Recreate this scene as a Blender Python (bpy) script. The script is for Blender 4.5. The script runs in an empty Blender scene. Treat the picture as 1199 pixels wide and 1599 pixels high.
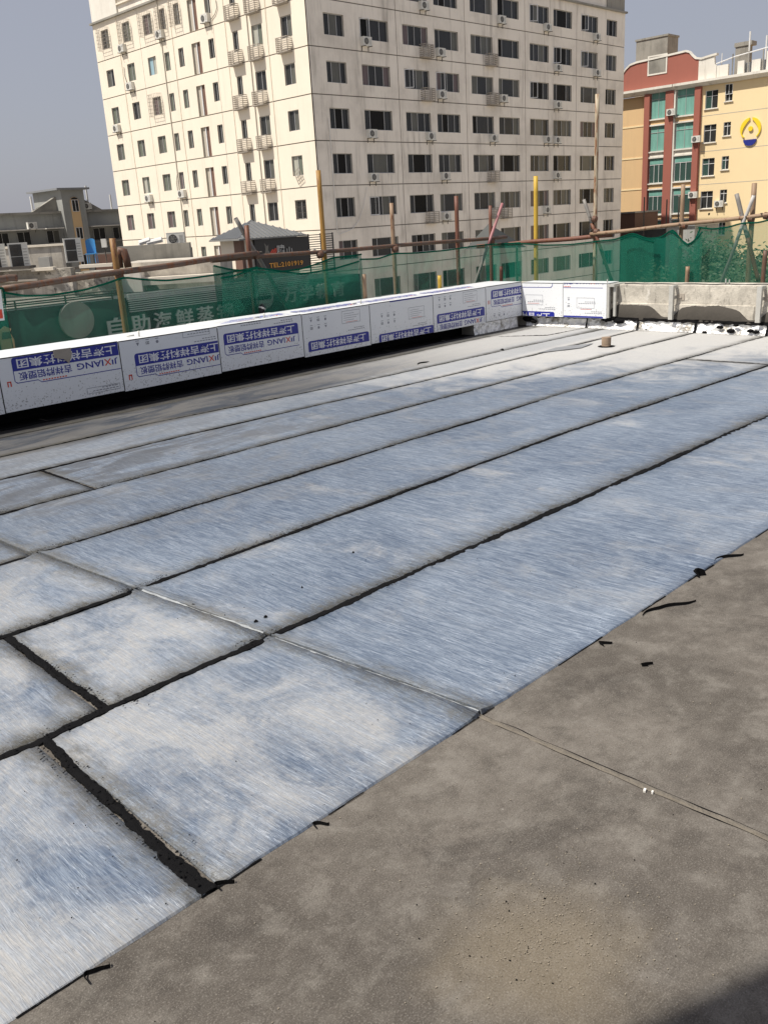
import bpy, bmesh, math, random
from mathutils import Vector, Matrix, noise
random.seed(7)
PI = math.pi
sc = bpy.context.scene
COL = sc.collection

# ------------------------------------------------------------------ camera
# world: X runs along the membrane strips, Y across them, Z up; 0 = roof level
CAM = Vector((0, 0, 1.6))
FPX, PITCH, ROLL, CAZ = 1400.0, math.radians(18.05), math.radians(-3.462), math.radians(45.6)
XA = Vector((math.sin(CAZ), math.cos(CAZ), 0)); YA = Vector((-math.cos(CAZ), math.sin(CAZ), 0))
def to_world(v): return Vector((v.dot(XA), v.dot(YA), v.z))
_f = Vector((0, math.cos(PITCH), -math.sin(PITCH))); _u = Vector((0, math.sin(PITCH), math.cos(PITCH))); _r = Vector((1, 0, 0))
_c, _s = math.cos(ROLL), math.sin(ROLL)
CR, CU, CF = to_world(_c*_r + _s*_u), to_world(-_s*_r + _c*_u), to_world(_f)
cam = bpy.data.cameras.new('camera'); camo = bpy.data.objects.new('camera', cam); COL.objects.link(camo)
camo.matrix_world = Matrix(((CR.x, CU.x, -CF.x, 0), (CR.y, CU.y, -CF.y, 0), (CR.z, CU.z, -CF.z, 1.6), (0, 0, 0, 1)))
cam.sensor_fit = 'VERTICAL'; cam.sensor_height = 36; cam.sensor_width = 27; cam.lens = FPX/1599*36
cam.clip_end = 5000; cam.clip_start = 0.05
sc.camera = camo
# survey helpers: a sight line through the calibrated photograph, met with a real plane
def ray(px, py): return CF + (px-599.5)/FPX*CR + (799.5-py)/FPX*CU
def on_z(px, py, z=0):
    d = ray(px, py); return CAM + d*((z-1.6)/d.z)
def on_x(px, py, x):
    d = ray(px, py); return CAM + d*(x/d.x)
def on_y(px, py, y):
    d = ray(px, py); return CAM + d*(y/d.y)
HD = Vector((XA.y, YA.y, 0)); HD = to_world(Vector((0, 1, 0))); RT = to_world(Vector((1, 0, 0)))
def on_f(px, py, D):
    d = ray(px, py); return CAM + d*(D/d.dot(HD))

# ------------------------------------------------------------------ world, sun, exposure
SUN = Vector((-1, 0.40, 1.68)).normalized()
w = bpy.data.worlds.new('World'); sc.world = w; w.use_nodes = True
nt = w.node_tree; nt.nodes.clear()
sky = nt.nodes.new('ShaderNodeTexSky'); sky.sky_type = 'NISHITA'; sky.sun_disc = False
sky.sun_elevation = math.asin(SUN.z); sky.sun_rotation = math.atan2(SUN.x, SUN.y)
sky.air_density = 1.0; sky.dust_density = 3.0; sky.ozone_density = 1.5; sky.altitude = 50
hz = nt.nodes.new('ShaderNodeMix'); hz.data_type = 'RGBA'; hz.inputs[0].default_value = 0.75
hz.inputs[7].default_value = (3.4, 3.42, 3.9, 1)      # even urban haze mixed through the clear sky
bg = nt.nodes.new('ShaderNodeBackground'); bg.inputs['Strength'].default_value = 0.104
wo = nt.nodes.new('ShaderNodeOutputWorld')
nt.links.new(sky.outputs[0], hz.inputs[6]); nt.links.new(hz.outputs[2], bg.inputs[0]); nt.links.new(bg.outputs[0], wo.inputs[0])
sl = bpy.data.lights.new('sun', 'SUN'); sl.energy = 4.9; sl.angle = math.radians(0.6); sl.color = (1, 0.94, 0.85)
so = bpy.data.objects.new('sun', sl); COL.objects.link(so)
so.rotation_euler = SUN.to_track_quat('Z', 'Y').to_euler(); so.location = (-20, 10, 40)
sc.view_settings.view_transform = 'Standard'; sc.view_settings.look = 'None'
sc.view_settings.exposure = 0.2; sc.view_settings.gamma = 1; sc.view_settings.use_curve_mapping = False

# ------------------------------------------------------------------ materials
def NM(name):
    m = bpy.data.materials.new(name); m.use_nodes = True
    t = m.node_tree; b = t.nodes['Principled BSDF']; return m, t, b
def N(t, k, **kw):
    n = t.nodes.new(k)
    for a, v in kw.items(): setattr(n, a, v)
    return n
def setin(t, sock, v):
    if isinstance(v, bpy.types.NodeSocket): t.links.new(v, sock)
    elif v is not None:
        if isinstance(v, (tuple, list)) and len(v) == 3 and sock.type == 'RGBA': v = (*v, 1)
        sock.default_value = v
def noise_t(t, vec, scale, detail=4, rough=.55, dist=0.0):
    n = N(t, 'ShaderNodeTexNoise'); setin(t, n.inputs['Vector'], vec)
    n.inputs['Scale'].default_value = scale; n.inputs['Detail'].default_value = detail
    n.inputs['Roughness'].default_value = rough; n.inputs['Distortion'].default_value = dist
    return n.outputs['Fac']
def ramp(t, fac, a, b, ca=0.0, cb=1.0):
    n = N(t, 'ShaderNodeMapRange', interpolation_type='SMOOTHSTEP'); setin(t, n.inputs[0], fac)
    for i, v in zip((1, 2, 3, 4), (a, b, ca, cb)): n.inputs[i].default_value = v
    return n.outputs[0]
def mix(t, fac, a, b, mode='MIX'):
    n = N(t, 'ShaderNodeMix', data_type='RGBA', blend_type=mode)
    setin(t, n.inputs[0], fac); setin(t, n.inputs[6], a); setin(t, n.inputs[7], b); return n.outputs[2]
def mth(t, op, a, b=0.0):
    n = N(t, 'ShaderNodeMath', operation=op); setin(t, n.inputs[0], a); setin(t, n.inputs[1], b); return n.outputs[0]
def vscale(t, vec, s):
    n = N(t, 'ShaderNodeMapping'); setin(t, n.inputs['Vector'], vec); n.inputs['Scale'].default_value = s; return n.outputs[0]
def bump(t, b, h, strength=.3, dist=.01):
    n = N(t, 'ShaderNodeBump'); n.inputs['Strength'].default_value = strength; n.inputs['Distance'].default_value = dist
    setin(t, n.inputs['Height'], h); t.links.new(n.outputs[0], b.inputs['Normal'])
def pos(t): return N(t, 'ShaderNodeNewGeometry').outputs['Position']
def oco(t): return N(t, 'ShaderNodeTexCoord').outputs['Object']
def simple(name, c, rough=.6, metal=0.0, var=.12, scale=6.0, bmp=0.0, spec=.5):
    m, t, b = NM(name); p = pos(t)
    f = noise_t(t, p, scale, 5)
    col = mix(t, f, tuple(x*(1-var) for x in c), tuple(min(1, x*(1+var)) for x in c))
    setin(t, b.inputs['Base Color'], col); b.inputs['Roughness'].default_value = rough; b.inputs['Metallic'].default_value = metal
    b.inputs['Specular IOR Level'].default_value = spec
    if bmp: bump(t, b, noise_t(t, p, scale*4, 5), bmp, .01)
    return m
M = {}
# bare cement screed
def mk_screed():
    m, t, b = NM('cement_screed'); p = pos(t)
    big = noise_t(t, p, 1.1, 6, .6, .4); mid = noise_t(t, p, 4.2, 7, .66, .6); fine = noise_t(t, p, 48, 5, .7); streak = noise_t(t, vscale(t, p, (5, 22, 1)), 1.0, 5, .6, 1.2)
    col = mix(t, ramp(t, big, .3, .7), (.080, .070, .059), (.158, .141, .121))
    col = mix(t, mth(t, 'MULTIPLY', ramp(t, mth(t, 'ADD', mid, mth(t, 'MULTIPLY', mth(t, 'SUBTRACT', fine, .5), .2)), .54, .72), .42), col, (.255, .236, .208))
    col = mix(t, mth(t, 'MULTIPLY', ramp(t, streak, .52, .78), .22), col, (.24, .22, .195))
    n5 = noise_t(t, p, 6.5, 8, .70, .2); col = mix(t, mth(t, 'MULTIPLY', ramp(t, n5, .50, .66), .38), col, (.235, .217, .19)); col = mix(t, mth(t, 'MULTIPLY', ramp(t, n5, .48, .34), .40), col, (.060, .053, .045))
    col = mix(t, mth(t, 'MULTIPLY', ramp(t, mth(t, 'ADD', noise_t(t, p, 1.9, 7, .68, .6), mth(t, 'MULTIPLY', mth(t, 'SUBTRACT', fine, .5), .12)), .53, .66), .75), col, (.055, .048, .041))
    col = mix(t, mth(t, 'MULTIPLY', ramp(t, fine, .35, .65), .25), col, (.07, .062, .053))
    col = mix(t, mth(t, 'MULTIPLY', ramp(t, noise_t(t, p, 22, 6, .75), .66, .76), .6), col, (.44, .42, .38))
    m3 = noise_t(t, p, 13, 9, .72, .3); m4 = noise_t(t, p, 95, 4, .7)
    col = mix(t, mth(t, 'MULTIPLY', ramp(t, m3, .46, .66), .26), col, (.21, .194, .17))
    col = mix(t, mth(t, 'MULTIPLY', ramp(t, m3, .48, .32), .35), col, (.066, .058, .049))
    col = mix(t, mth(t, 'MULTIPLY', ramp(t, m4, .55, .72), .28), col, (.27, .25, .22))
    col = mix(t, mth(t, 'MULTIPLY', ramp(t, m4, .44, .32), .35), col, (.05, .045, .038))
    # patch of spilt sand
    d = N(t, 'ShaderNodeVectorMath', operation='DISTANCE'); setin(t, d.inputs[0], p); d.inputs[1].default_value = (1.33, .95, 0)
    sd = ramp(t, mth(t, 'ADD', d.outputs['Value'], mth(t, 'MULTIPLY', mid, .35)), .22, .50, 1, 0)
    col = mix(t, mth(t, 'MULTIPLY', sd, .55), col, mix(t, fine, (.15, .12, .08), (.25, .21, .15)))
    gr = noise_t(t, p, 230, 3, .75)
    col = mix(t, mth(t, 'MULTIPLY', ramp(t, gr, .52, .70), .5), col, (.30, .28, .25))
    col = mix(t, mth(t, 'MULTIPLY', ramp(t, gr, .46, .32), .55), col, (.035, .031, .026))
    setin(t, b.inputs['Base Color'], col); b.inputs['Roughness'].default_value = .88
    b.inputs['Specular IOR Level'].default_value = .3
    h = mth(t, 'ADD', mth(t, 'MULTIPLY', fine, .5), mth(t, 'ADD', mid, mth(t, 'MULTIPLY', noise_t(t, p, 180, 3), .35)))
    bump(t, b, h, .55, .006); return m
M['screed'] = mk_screed()
def mk_foil():
    m, t, b = NM('aluminium_foil_membrane'); p = pos(t)
    wn = N(t, 'ShaderNodeTexNoise'); setin(t, wn.inputs['Vector'], p); wn.inputs['Scale'].default_value = 1.1; wn.inputs['Detail'].default_value = 2
    warp = N(t, 'ShaderNodeVectorMath', operation='MULTIPLY_ADD'); setin(t, warp.inputs[0], wn.outputs['Color']); warp.inputs[1].default_value = (.09, .04, 0); setin(t, warp.inputs[2], p)
    q = warp.outputs[0]
    def ridge(sc_, w0, w1, det=2, di=.25):      # thin crease lines: 1 on the line, 0 off it
        n = noise_t(t, vscale(t, q, sc_), 1.0, det, .55, di); return ramp(t, mth(t, 'ABSOLUTE', mth(t, 'SUBTRACT', n, .5)), w0, w1, 1, 0)
    a1 = noise_t(t, vscale(t, q, (120, 8, 1)), 1.0, 2, .5, .15); a2 = noise_t(t, vscale(t, q, (300, 26, 1)), 1.0, 2, .5); a3 = noise_t(t, vscale(t, q, (46, 3.4, 1)), 1.0, 3, .6, .2)
    r1 = ridge((105, 5, 1), .004, .026); r2 = ridge((190, 10, 1), .004, .030); r3 = ridge((150, 8, 3), .003, .020)
    big = noise_t(t, p, .8, 5, .6, .4); mid = noise_t(t, vscale(t, p, (1.8, 1.2, 1)), 1.5, 7, .68, .6); fine = noise_t(t, p, 42, 7, .75); gran = noise_t(t, p, 160, 3, .7)
    uv = N(t, 'ShaderNodeTexCoord').outputs['UV']; sep = N(t, 'ShaderNodeSeparateXYZ'); setin(t, sep.inputs[0], uv); v = sep.outputs['Y']; ends = sep.outputs['X']
    sp = N(t, 'ShaderNodeSeparateXYZ'); setin(t, sp.inputs[0], p); X, Y = sp.outputs['X'], sp.outputs['Y']
    st = mth(t, 'ADD', mth(t, 'MULTIPLY', a1, .5), mth(t, 'ADD', mth(t, 'MULTIPLY', a2, .28), mth(t, 'MULTIPLY', a3, .22)))
    tone = mth(t, 'ADD', mth(t, 'MULTIPLY', ramp(t, st, .41, .59), .62), mth(t, 'MULTIPLY', ramp(t, big, .32, .68), .38))
    foil = mix(t, tone, (.090, .130, .198), (.30, .355, .43))  # sky-blue and pale sun reflections of the wrinkles painted in as streak tones
    foil = mix(t, mth(t, 'MULTIPLY', mth(t, 'MAXIMUM', r1, r3), ramp(t, a3, .42, .62, .10, .62)), foil, (.50, .56, .64))  # bright glints along the creases painted into the base colour
    foil = mix(t, mth(t, 'MULTIPLY', r2, .5), foil, (.055, .085, .15))
    # chalky dust lies in broad patches, rubbed off along the creases
    dm = mth(t, 'ADD', mid, mth(t, 'MULTIPLY', ramp(t, mth(t, 'ADD', X, Y), 10.5, 16), .40))
    dm = mth(t, 'ADD', dm, mth(t, 'MULTIPLY', ramp(t, mth(t, 'ADD', X, mth(t, 'MULTIPLY', big, .8)), 2.1, 2.6, .17, 0), ramp(t, Y, 5.0, 4.4)))
    dm = mth(t, 'ADD', dm, mth(t, 'MULTIPLY', mth(t, 'SUBTRACT', fine, .5), .22))
    dust = mth(t, 'MULTIPLY', ramp(t, dm, .47, .82), ramp(t, st, .38, .58, .86, .50))
    dustc = mix(t, mth(t, 'ADD', mth(t, 'MULTIPLY', fine, .6), mth(t, 'MULTIPLY', gran, .4)), (.25, .245, .235), (.54, .53, .505))
    col = mix(t, dust, foil, dustc)
    pal = mth(t, 'MULTIPLY', ramp(t, mth(t, 'ADD', mth(t, 'ADD', X, Y), mth(t, 'MULTIPLY', mid, 3.5)), 13.5, 16.5), .72)
    col = mix(t, pal, col, mix(t, fine, (.42, .41, .39), (.62, .61, .58)))
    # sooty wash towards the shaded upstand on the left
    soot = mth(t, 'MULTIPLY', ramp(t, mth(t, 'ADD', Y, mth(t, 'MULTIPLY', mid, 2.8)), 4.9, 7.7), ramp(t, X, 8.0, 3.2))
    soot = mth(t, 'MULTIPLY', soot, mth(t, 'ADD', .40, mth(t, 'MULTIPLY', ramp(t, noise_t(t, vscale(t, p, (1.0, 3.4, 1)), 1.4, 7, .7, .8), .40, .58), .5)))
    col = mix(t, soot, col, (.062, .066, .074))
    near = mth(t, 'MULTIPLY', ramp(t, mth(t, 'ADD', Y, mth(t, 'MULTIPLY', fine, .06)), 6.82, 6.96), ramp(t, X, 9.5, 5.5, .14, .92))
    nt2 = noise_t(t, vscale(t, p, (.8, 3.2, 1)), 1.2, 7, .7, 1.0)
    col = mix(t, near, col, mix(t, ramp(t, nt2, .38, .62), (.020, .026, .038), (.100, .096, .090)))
    col = mix(t, mth(t, 'MULTIPLY', ramp(t, mth(t, 'ADD', Y, mth(t, 'MULTIPLY', mid, .2)), 7.62, 7.98), .93), col, (.016, .014, .012))  # dirt plus the boxing's soft shadow edge, painted into the sheet colour
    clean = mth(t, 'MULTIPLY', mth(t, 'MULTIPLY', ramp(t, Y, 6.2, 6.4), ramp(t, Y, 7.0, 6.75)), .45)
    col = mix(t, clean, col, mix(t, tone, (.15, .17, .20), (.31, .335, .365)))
    # tar smear and grit gathered against the laps and sheet ends
    jit = mth(t, 'MULTIPLY', mth(t, 'SUBTRACT', noise_t(t, vscale(t, p, (14, 5, 1)), 1.0, 7, .78), .5), .30)
    g1 = ramp(t, mth(t, 'ADD', v, jit), -.02, .20, 1, 0); g2 = ramp(t, mth(t, 'ADD', v, mth(t, 'MULTIPLY', jit, .5)), .955, 1.02); g3 = ramp(t, mth(t, 'ADD', ends, jit), .0, .11, 1, 0)
    amt = ramp(t, noise_t(t, p, 1.5, 4), .34, .52, .60, 1.0); sz = ramp(t, mth(t, 'ADD', mth(t, 'MULTIPLY', fine, .55), mth(t, 'MULTIPLY', gran, .45)), .40, .54, .50, 1)
    g = mth(t, 'MULTIPLY', mth(t, 'MAXIMUM', mth(t, 'MAXIMUM', g1, mth(t, 'MULTIPLY', g2, .9)), mth(t, 'MULTIPLY', g3, .75)), mth(t, 'MULTIPLY', amt, sz))
    col = mix(t, g, col, mix(t, fine, (.020, .019, .014), (.115, .106, .082)))
    sk = ramp(t, noise_t(t, p, 75, 2, .5), .745, .765)
    col = mix(t, mth(t, 'MULTIPLY', sk, .7), col, (.04, .04, .04))
    setin(t, b.inputs['Base Color'], col)
    cover = mth(t, 'MAXIMUM', mth(t, 'MAXIMUM', dust, g), mth(t, 'MAXIMUM', soot, near))
    setin(t, b.inputs['Metallic'], ramp(t, cover, 0, .8, .38, .03)); setin(t, b.inputs['Roughness'], ramp(t, cover, 0, .8, .44, .75))
    h = mth(t, 'ADD', mth(t, 'ADD', mth(t, 'MULTIPLY', st, .8), mth(t, 'MULTIPLY', r1, .12)), mth(t, 'ADD', mth(t, 'MULTIPLY', fine, .10), mth(t, 'MULTIPLY', mid, .9)))
    bump(t, b, h, .75, .007); return m
M['foil'] = mk_foil()
def mk_bitumen():
    m, t, b = NM('bitumen'); p = pos(t); f = noise_t(t, p, 60, 6, .7)
    setin(t, b.inputs['Base Color'], mix(t, ramp(t, f, .6, .8), (.0045, .0045, .005), (.022, .021, .019)))
    b.inputs['Roughness'].default_value = .85; b.inputs['Specular IOR Level'].default_value = .12; bump(t, b, mth(t, 'ADD', f, noise_t(t, p, 200, 3)), .6, .004); return m
M['bitumen'] = mk_bitumen()
def mk_crumple():
    m, t, b = NM('crumpled_foil'); p = pos(t); v = N(t, 'ShaderNodeTexVoronoi'); setin(t, v.inputs['Vector'], p); v.inputs['Scale'].default_value = 13
    f = noise_t(t, p, 11, 4, .6, 1.5); dirt = ramp(t, noise_t(t, p, 3.2, 6, .7), .52, .62)
    col = mix(t, dirt, (.84, .84, .83), mix(t, f, (.20, .185, .155), (.50, .47, .41)))
    col = mix(t, ramp(t, noise_t(t, vscale(t, p, (1, 1, 1.6)), 6, 6, .7, .9), .63, .67), col, (.02, .02, .02))
    setin(t, b.inputs['Base Color'], col); b.inputs['Metallic'].default_value = .35; b.inputs['Roughness'].default_value = .42
    bump(t, b, mth(t, 'ADD', f, v.outputs['Distance']), .8, .03); return m
M['crumple'] = mk_crumple()
M['foldfoil'] = simple('glint_pale_foil', (.30, .32, .335), .6, .2, .45, 25, .6)  # pale tone stands in for the glint along the joint ridge
def mk_film(name, base):
    m, t, b = NM(name); p = pos(t)
    sp = N(t, 'ShaderNodeSeparateXYZ'); setin(t, sp.inputs[0], p)
    low = ramp(t, sp.outputs['Z'], .16, .50, .085, 0.0)
    sp1 = ramp(t, mth(t, 'ADD', noise_t(t, p, 55, 4, .65), low), .665, .70)
    col = mix(t, noise_t(t, p, 3, 4), tuple(x*.93 for x in base), base)
    col = mix(t, mth(t, 'MULTIPLY', sp1, .65), col, (.16, .15, .13))
    setin(t, b.inputs['Base Color'], col); b.inputs['Roughness'].default_value = .32
    bump(t, b, mth(t, 'ADD', noise_t(t, p, 2.5, 3), mth(t, 'MULTIPLY', noise_t(t, vscale(t, p, (9, 9, 3)), 1.0, 3), .3)), .35, .02); return m
M['film'] = mk_film('white_protective_film', (.79, .81, .83))
def mk_worn(name, base, wear=(.7, .7, .7), th=.72, sc_=60):
    m, t, b = NM(name); p = pos(t)
    setin(t, b.inputs['Base Color'], mix(t, ramp(t, noise_t(t, p, sc_, 4, .7), th, th+.06), base, wear)); b.inputs['Roughness'].default_value = .4
    return m
M['ink'] = mk_worn('blue_print', (.014, .022, .27)); M['inkw'] = mk_worn('white_print', (.74, .75, .78), (.2, .2, .4), .7)
M['inkr'] = mk_worn('red_print', (.62, .06, .03)); M['inkg'] = mk_worn('grey_print', (.22, .23, .27), (.6, .6, .6), .6)
M['ink2'] = mk_worn('pale_blue_print', (.10, .12, .42), (.7, .7, .72), .56, 35)
def mk_pole(name, a, b_, rust=(.14, .052, .02), amt=.5, rough=.6):
    m, t, b = NM(name); o = pos(t)
    f = noise_t(t, o, 14, 6, .7, .5); g = noise_t(t, vscale(t, o, (20, 20, 3)), 1.5, 5, .65)
    col = mix(t, f, a, b_); col = mix(t, ramp(t, g, 1-amt, 1-amt+.12), col, rust)
    setin(t, b.inputs['Base Color'], col); b.inputs['Roughness'].default_value = rough
    bump(t, b, f, .4, .004); return m
M['p_yellow'] = mk_pole('yellow_paint_on_pipe', (.46, .29, .03), (.56, .37, .05), amt=.36)
M['p_ochre'] = mk_pole('ochre_paint_on_pipe', (.26, .135, .025), (.36, .20, .045), amt=.42)
M['p_red'] = mk_pole('red_oxide_pipe', (.115, .045, .03), (.185, .075, .048), amt=.5)
M['p_brown'] = mk_pole('brown_rusty_pipe', (.085, .052, .037), (.15, .10, .072), amt=.5)
M['p_tan'] = mk_pole('tan_pipe', (.22, .14, .085), (.32, .22, .14), amt=.45)
M['p_flake'] = mk_pole('flaked_cream_and_rust_pipe', (.34, .27, .17), (.46, .40, .30), rust=(.22, .10, .045), amt=.53)
M['p_grey'] = mk_pole('grey_pipe', (.15, .14, .125), (.27, .255, .235), amt=.38)
M['p_pink'] = mk_pole('pink_paint_on_pipe', (.28, .10, .11), (.40, .20, .20), amt=.3)
M['p_white'] = mk_pole('white_paint_on_pipe', (.42, .40, .38), (.55, .53, .50), amt=.3)
M['clamp'] = mk_pole('rusty_clamp', (.085, .04, .025), (.13, .07, .045), amt=.5)
def mk_net(name, cover, c=(.012, .20, .125)):
    m, t, b = NM(name); nt_ = t
    for n in list(nt_.nodes): 
        if n.type != 'OUTPUT_MATERIAL': nt_.nodes.remove(n)
    out = [n for n in nt_.nodes if n.type == 'OUTPUT_MATERIAL'][0]; p = pos(t)
    tr = N(t, 'ShaderNodeBsdfTransparent'); df = N(t, 'ShaderNodeBsdfDiffuse'); tl = N(t, 'ShaderNodeBsdfTranslucent')
    f = noise_t(t, p, 5, 5, .6); cc = mix(t, f, tuple(x*.8 for x in c), tuple(x*1.25 for x in c))
    setin(t, df.inputs[0], cc); setin(t, tl.inputs[0], cc)
    a = N(t, 'ShaderNodeMixShader'); a.inputs[0].default_value = .45; t.links.new(df.outputs[0], a.inputs[1]); t.links.new(tl.outputs[0], a.inputs[2])
    k = N(t, 'ShaderNodeMixShader'); setin(t, k.inputs[0], ramp(t, noise_t(t, vscale(t, p, (1.5, 1.5, .6)), 1.3, 4), .3, .7, cover-.07, cover+.07))
    t.links.new(tr.outputs[0], k.inputs[1]); t.links.new(a.outputs[0], k.inputs[2]); t.links.new(k.outputs[0], out.inputs[0]); return m
M['net'] = mk_net('green_safety_net', .44, (.035, .19, .13)); M['net2'] = mk_net('green_safety_net_doubled', .68, (.014, .175, .118)); M['nethem'] = mk_net('green_net_hem', .9, (.006, .10, .065))
def mk_wall(name, base, stain=(.30, .27, .22), amt=.35, runs=.5, sc_=1.0):
    """painted render with rain runs and blotches"""
    m, t, b = NM(name); p = pos(t)
    blot = noise_t(t, p, .35*sc_, 6, .62); run = noise_t(t, vscale(t, p, (1.6*sc_, 1.6*sc_, .16*sc_)), 1.0, 6, .65, .2)
    run2 = noise_t(t, vscale(t, p, (5*sc_, 5*sc_, .35*sc_)), 1.0, 4, .6)
    col = mix(t, mth(t, 'MULTIPLY', ramp(t, blot, .4, .75), amt*.8), base, stain)
    col = mix(t, mth(t, 'MULTIPLY', ramp(t, run, .52, .78), runs), col, tuple(x*.75 for x in stain))
    col = mix(t, mth(t, 'MULTIPLY', ramp(t, run2, .58, .75), runs*.35), col, tuple(x*.7 for x in stain))
    setin(t, b.inputs['Base Color'], col); b.inputs['Roughness'].default_value = .85; b.inputs['Specular IOR Level'].default_value = .25
    bump(t, b, noise_t(t, p, 8, 5), .2, .02); return m
M['cream'] = mk_wall('cream_render', (.79, .715, .595), (.62, .54, .43), .30, .26)
M['greycream'] = mk_wall('weathered_cream_render', (.84, .78, .69), (.50, .455, .395), .7, .8)
M['groove'] = simple('grimy_joint', (.17, .155, .135), .9)
M['reveal'] = simple('window_reveal_render', (.46, .42, .35), .85)
M['alu'] = simple('weathered_aluminium', (.50, .50, .49), .45, .3, .1, 3)
M['whitealu'] = simple('white_window_frame', (.74, .74, .73), .4)
def mk_glass(name, c, rough=.22, spec=.3):
    m, t, b = NM(name); p = pos(t)
    f = noise_t(t, vscale(t, p, (3, 3, .5)), 1.0, 4)
    setin(t, b.inputs['Base Color'], mix(t, f, tuple(x*.6 for x in c), tuple(x*1.3 for x in c))); b.inputs['Roughness'].default_value = rough
    b.inputs['Specular IOR Level'].default_value = spec; return m
M['g_dark'] = mk_glass('dark_window_glass', (.035, .036, .036)); M['g_black'] = mk_glass('open_dark_window', (.012, .012, .012), .5, .1)
M['g_curt'] = mk_glass('curtained_window_glass', (.12, .12, .105), .3); M['g_green'] = mk_glass('green_grey_curtain_glass', (.16, .175, .14), .3)
M['g_mauve'] = mk_glass('mauve_curtain_glass', (.15, .115, .115), .3); M['g_pale'] = mk_glass('pale_curtain_glass', (.42, .42, .36), .4)
M['g_blue'] = mk_glass('pale_blue_curtain_glass', (.30, .44, .50), .3)
M['g_teal'] = mk_glass('blue_green_tinted_glass', (.19, .40, .34), .15, .6); M['g_teald'] = mk_glass('dark_blue_green_glass', (.045, .085, .075), .12, .6)
M['acwhite'] = simple('air_conditioner_casing', (.66, .65, .60), .5, 0, .12, 3); M['acgrey'] = simple('grey_air_conditioner_casing', (.40, .39, .36), .55)
M['acdark'] = simple('fan_grille_dark', (.05, .05, .05), .6); M['iron'] = simple('dark_iron', (.07, .06, .05), .7)
M['cage'] = simple('weathered_cage_rail', (.34, .30, .25), .6, 0, .2, 3)
M['concrete'] = mk_wall('stained_concrete', (.56, .515, .44), (.23, .21, .18), 1.1, .75, 4.0)
M['concrete_old'] = mk_wall('old_grey_concrete', (.30, .285, .25), (.12, .115, .10), .9, .7, 1.2)
def mk_raw():
    m, t, b = NM('raw_board_marked_concrete'); p = pos(t)
    n1 = noise_t(t, p, 3.0, 8, .7, .4); n2 = noise_t(t, p, 14, 7, .75); n3 = noise_t(t, vscale(t, p, (9, 9, 1.2)), 1.0, 6, .7, .4)
    col = mix(t, ramp(t, n1, .35, .65), (.40, .37, .315), (.60, .555, .475))
    col = mix(t, mth(t, 'MULTIPLY', ramp(t, n2, .52, .66), .5), col, (.22, .20, .17))
    col = mix(t, mth(t, 'MULTIPLY', ramp(t, n3, .58, .66), .7), col, (.12, .11, .095))
    col = mix(t, mth(t, 'MULTIPLY', ramp(t, noise_t(t, p, 5, 6, .7), .60, .70), .7), col, (.74, .71, .65))
    setin(t, b.inputs['Base Color'], col); b.inputs['Roughness'].default_value = .92
    bump(t, b, mth(t, 'ADD', n2, n1), .9, .012); return m
M['rawconc'] = mk_raw()
M['mortar'] = simple('fresh_grey_mortar', (.062, .055, .046), .95, 0, .25, 5, .6)
M['steel'] = simple('galvanised_angle', (.52, .51, .47), .5, .35, .15, 14)
M['yellow'] = mk_wall('yellow_render', (.80, .64, .385), (.66, .52, .32), .25, .12)
M['redwall'] = mk_wall('brick_red_render', (.33, .12, .09), (.25, .10, .08), .3, .25)
M['whitewall'] = mk_wall('white_render', (.72, .69, .62), (.42, .38, .32), .5, .6)
M['tanwall'] = mk_wall('tan_render', (.66, .46, .25), (.5, .36, .22), .25, .2)
M['greywall'] = mk_wall('dim_grey_render', (.33, .335, .315), (.2, .2, .19), .6, .5)
def mk_peel():
    m, t, b = NM('peeling_cream_render'); p = pos(t)
    n1 = noise_t(t, p, .9, 8, .72, .5); n2 = noise_t(t, p, 5, 7, .7); n3 = noise_t(t, vscale(t, p, (4, 4, .5)), 1.0, 6, .65)
    col = mix(t, ramp(t, n1, .47, .53), (.34, .31, .26), (.62, .57, .48)); col = mix(t, mth(t, 'MULTIPLY', ramp(t, n2, .56, .62), .85), col, (.10, .09, .075))
    col = mix(t, mth(t, 'MULTIPLY', ramp(t, n3, .5, .7), .6), col, (.24, .215, .175)); setin(t, b.inputs['Base Color'], col); b.inputs['Roughness'].default_value = .9
    bump(t, b, mth(t, 'ADD', n1, n2), .6, .04); return m
M['peel'] = mk_peel()
M['facade'] = simple('dark_shop_facade', (.045, .05, .048), .6, 0, .3, 1.0)
M['roofing'] = simple('grey_roof_screed', (.24, .22, .19), .9, 0, .2, 1.5)
M['sign'] = simple('black_sign_board', (.015, .015, .016), .35); M['signwhite'] = simple('white_sign_lettering', (.46, .46, .44), .5)
M['signorange'] = simple('orange_sign_lettering', (.75, .36, .06), .5)
M['logoY'] = simple('yellow_emblem', (.80, .60, .03), .4); M['logoB'] = simple('blue_emblem', (.02, .03, .22), .4)
M['pipe_w'] = simple('white_plastic_pipe', (.72, .71, .68), .4); M['blue'] = simple('blue_plastic', (.05, .22, .46), .4)
M['cloth_o'] = simple('orange_cloth', (.62, .13, .05), .9); M['roofrib'] = simple('dull_ribbed_roof_sheet', (.22, .22, .21), .6, .2, .3, 3); M['tin'] = simple('grey_sheet_metal', (.30, .31, .32), .4, .4, .2, 4)
M['brown'] = simple('brown_panel', (.16, .09, .065), .7); M['asphalt'] = simple('paved_city_ground', (.33, .305, .265), .9, 0, .35, .08)
M['leaf'] = simple('dark_green_leaves', (.03, .06, .02), .6, 0, .5, 3); M['bark'] = simple('bark', (.09, .065, .045), .9)
M['paper'] = simple('white_paper_scrap', (.75, .73, .68), .8); M['stub'] = simple('mortar_covered_pipe', (.30, .22, .155), .9, 0, .3, 20, .6)
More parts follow.
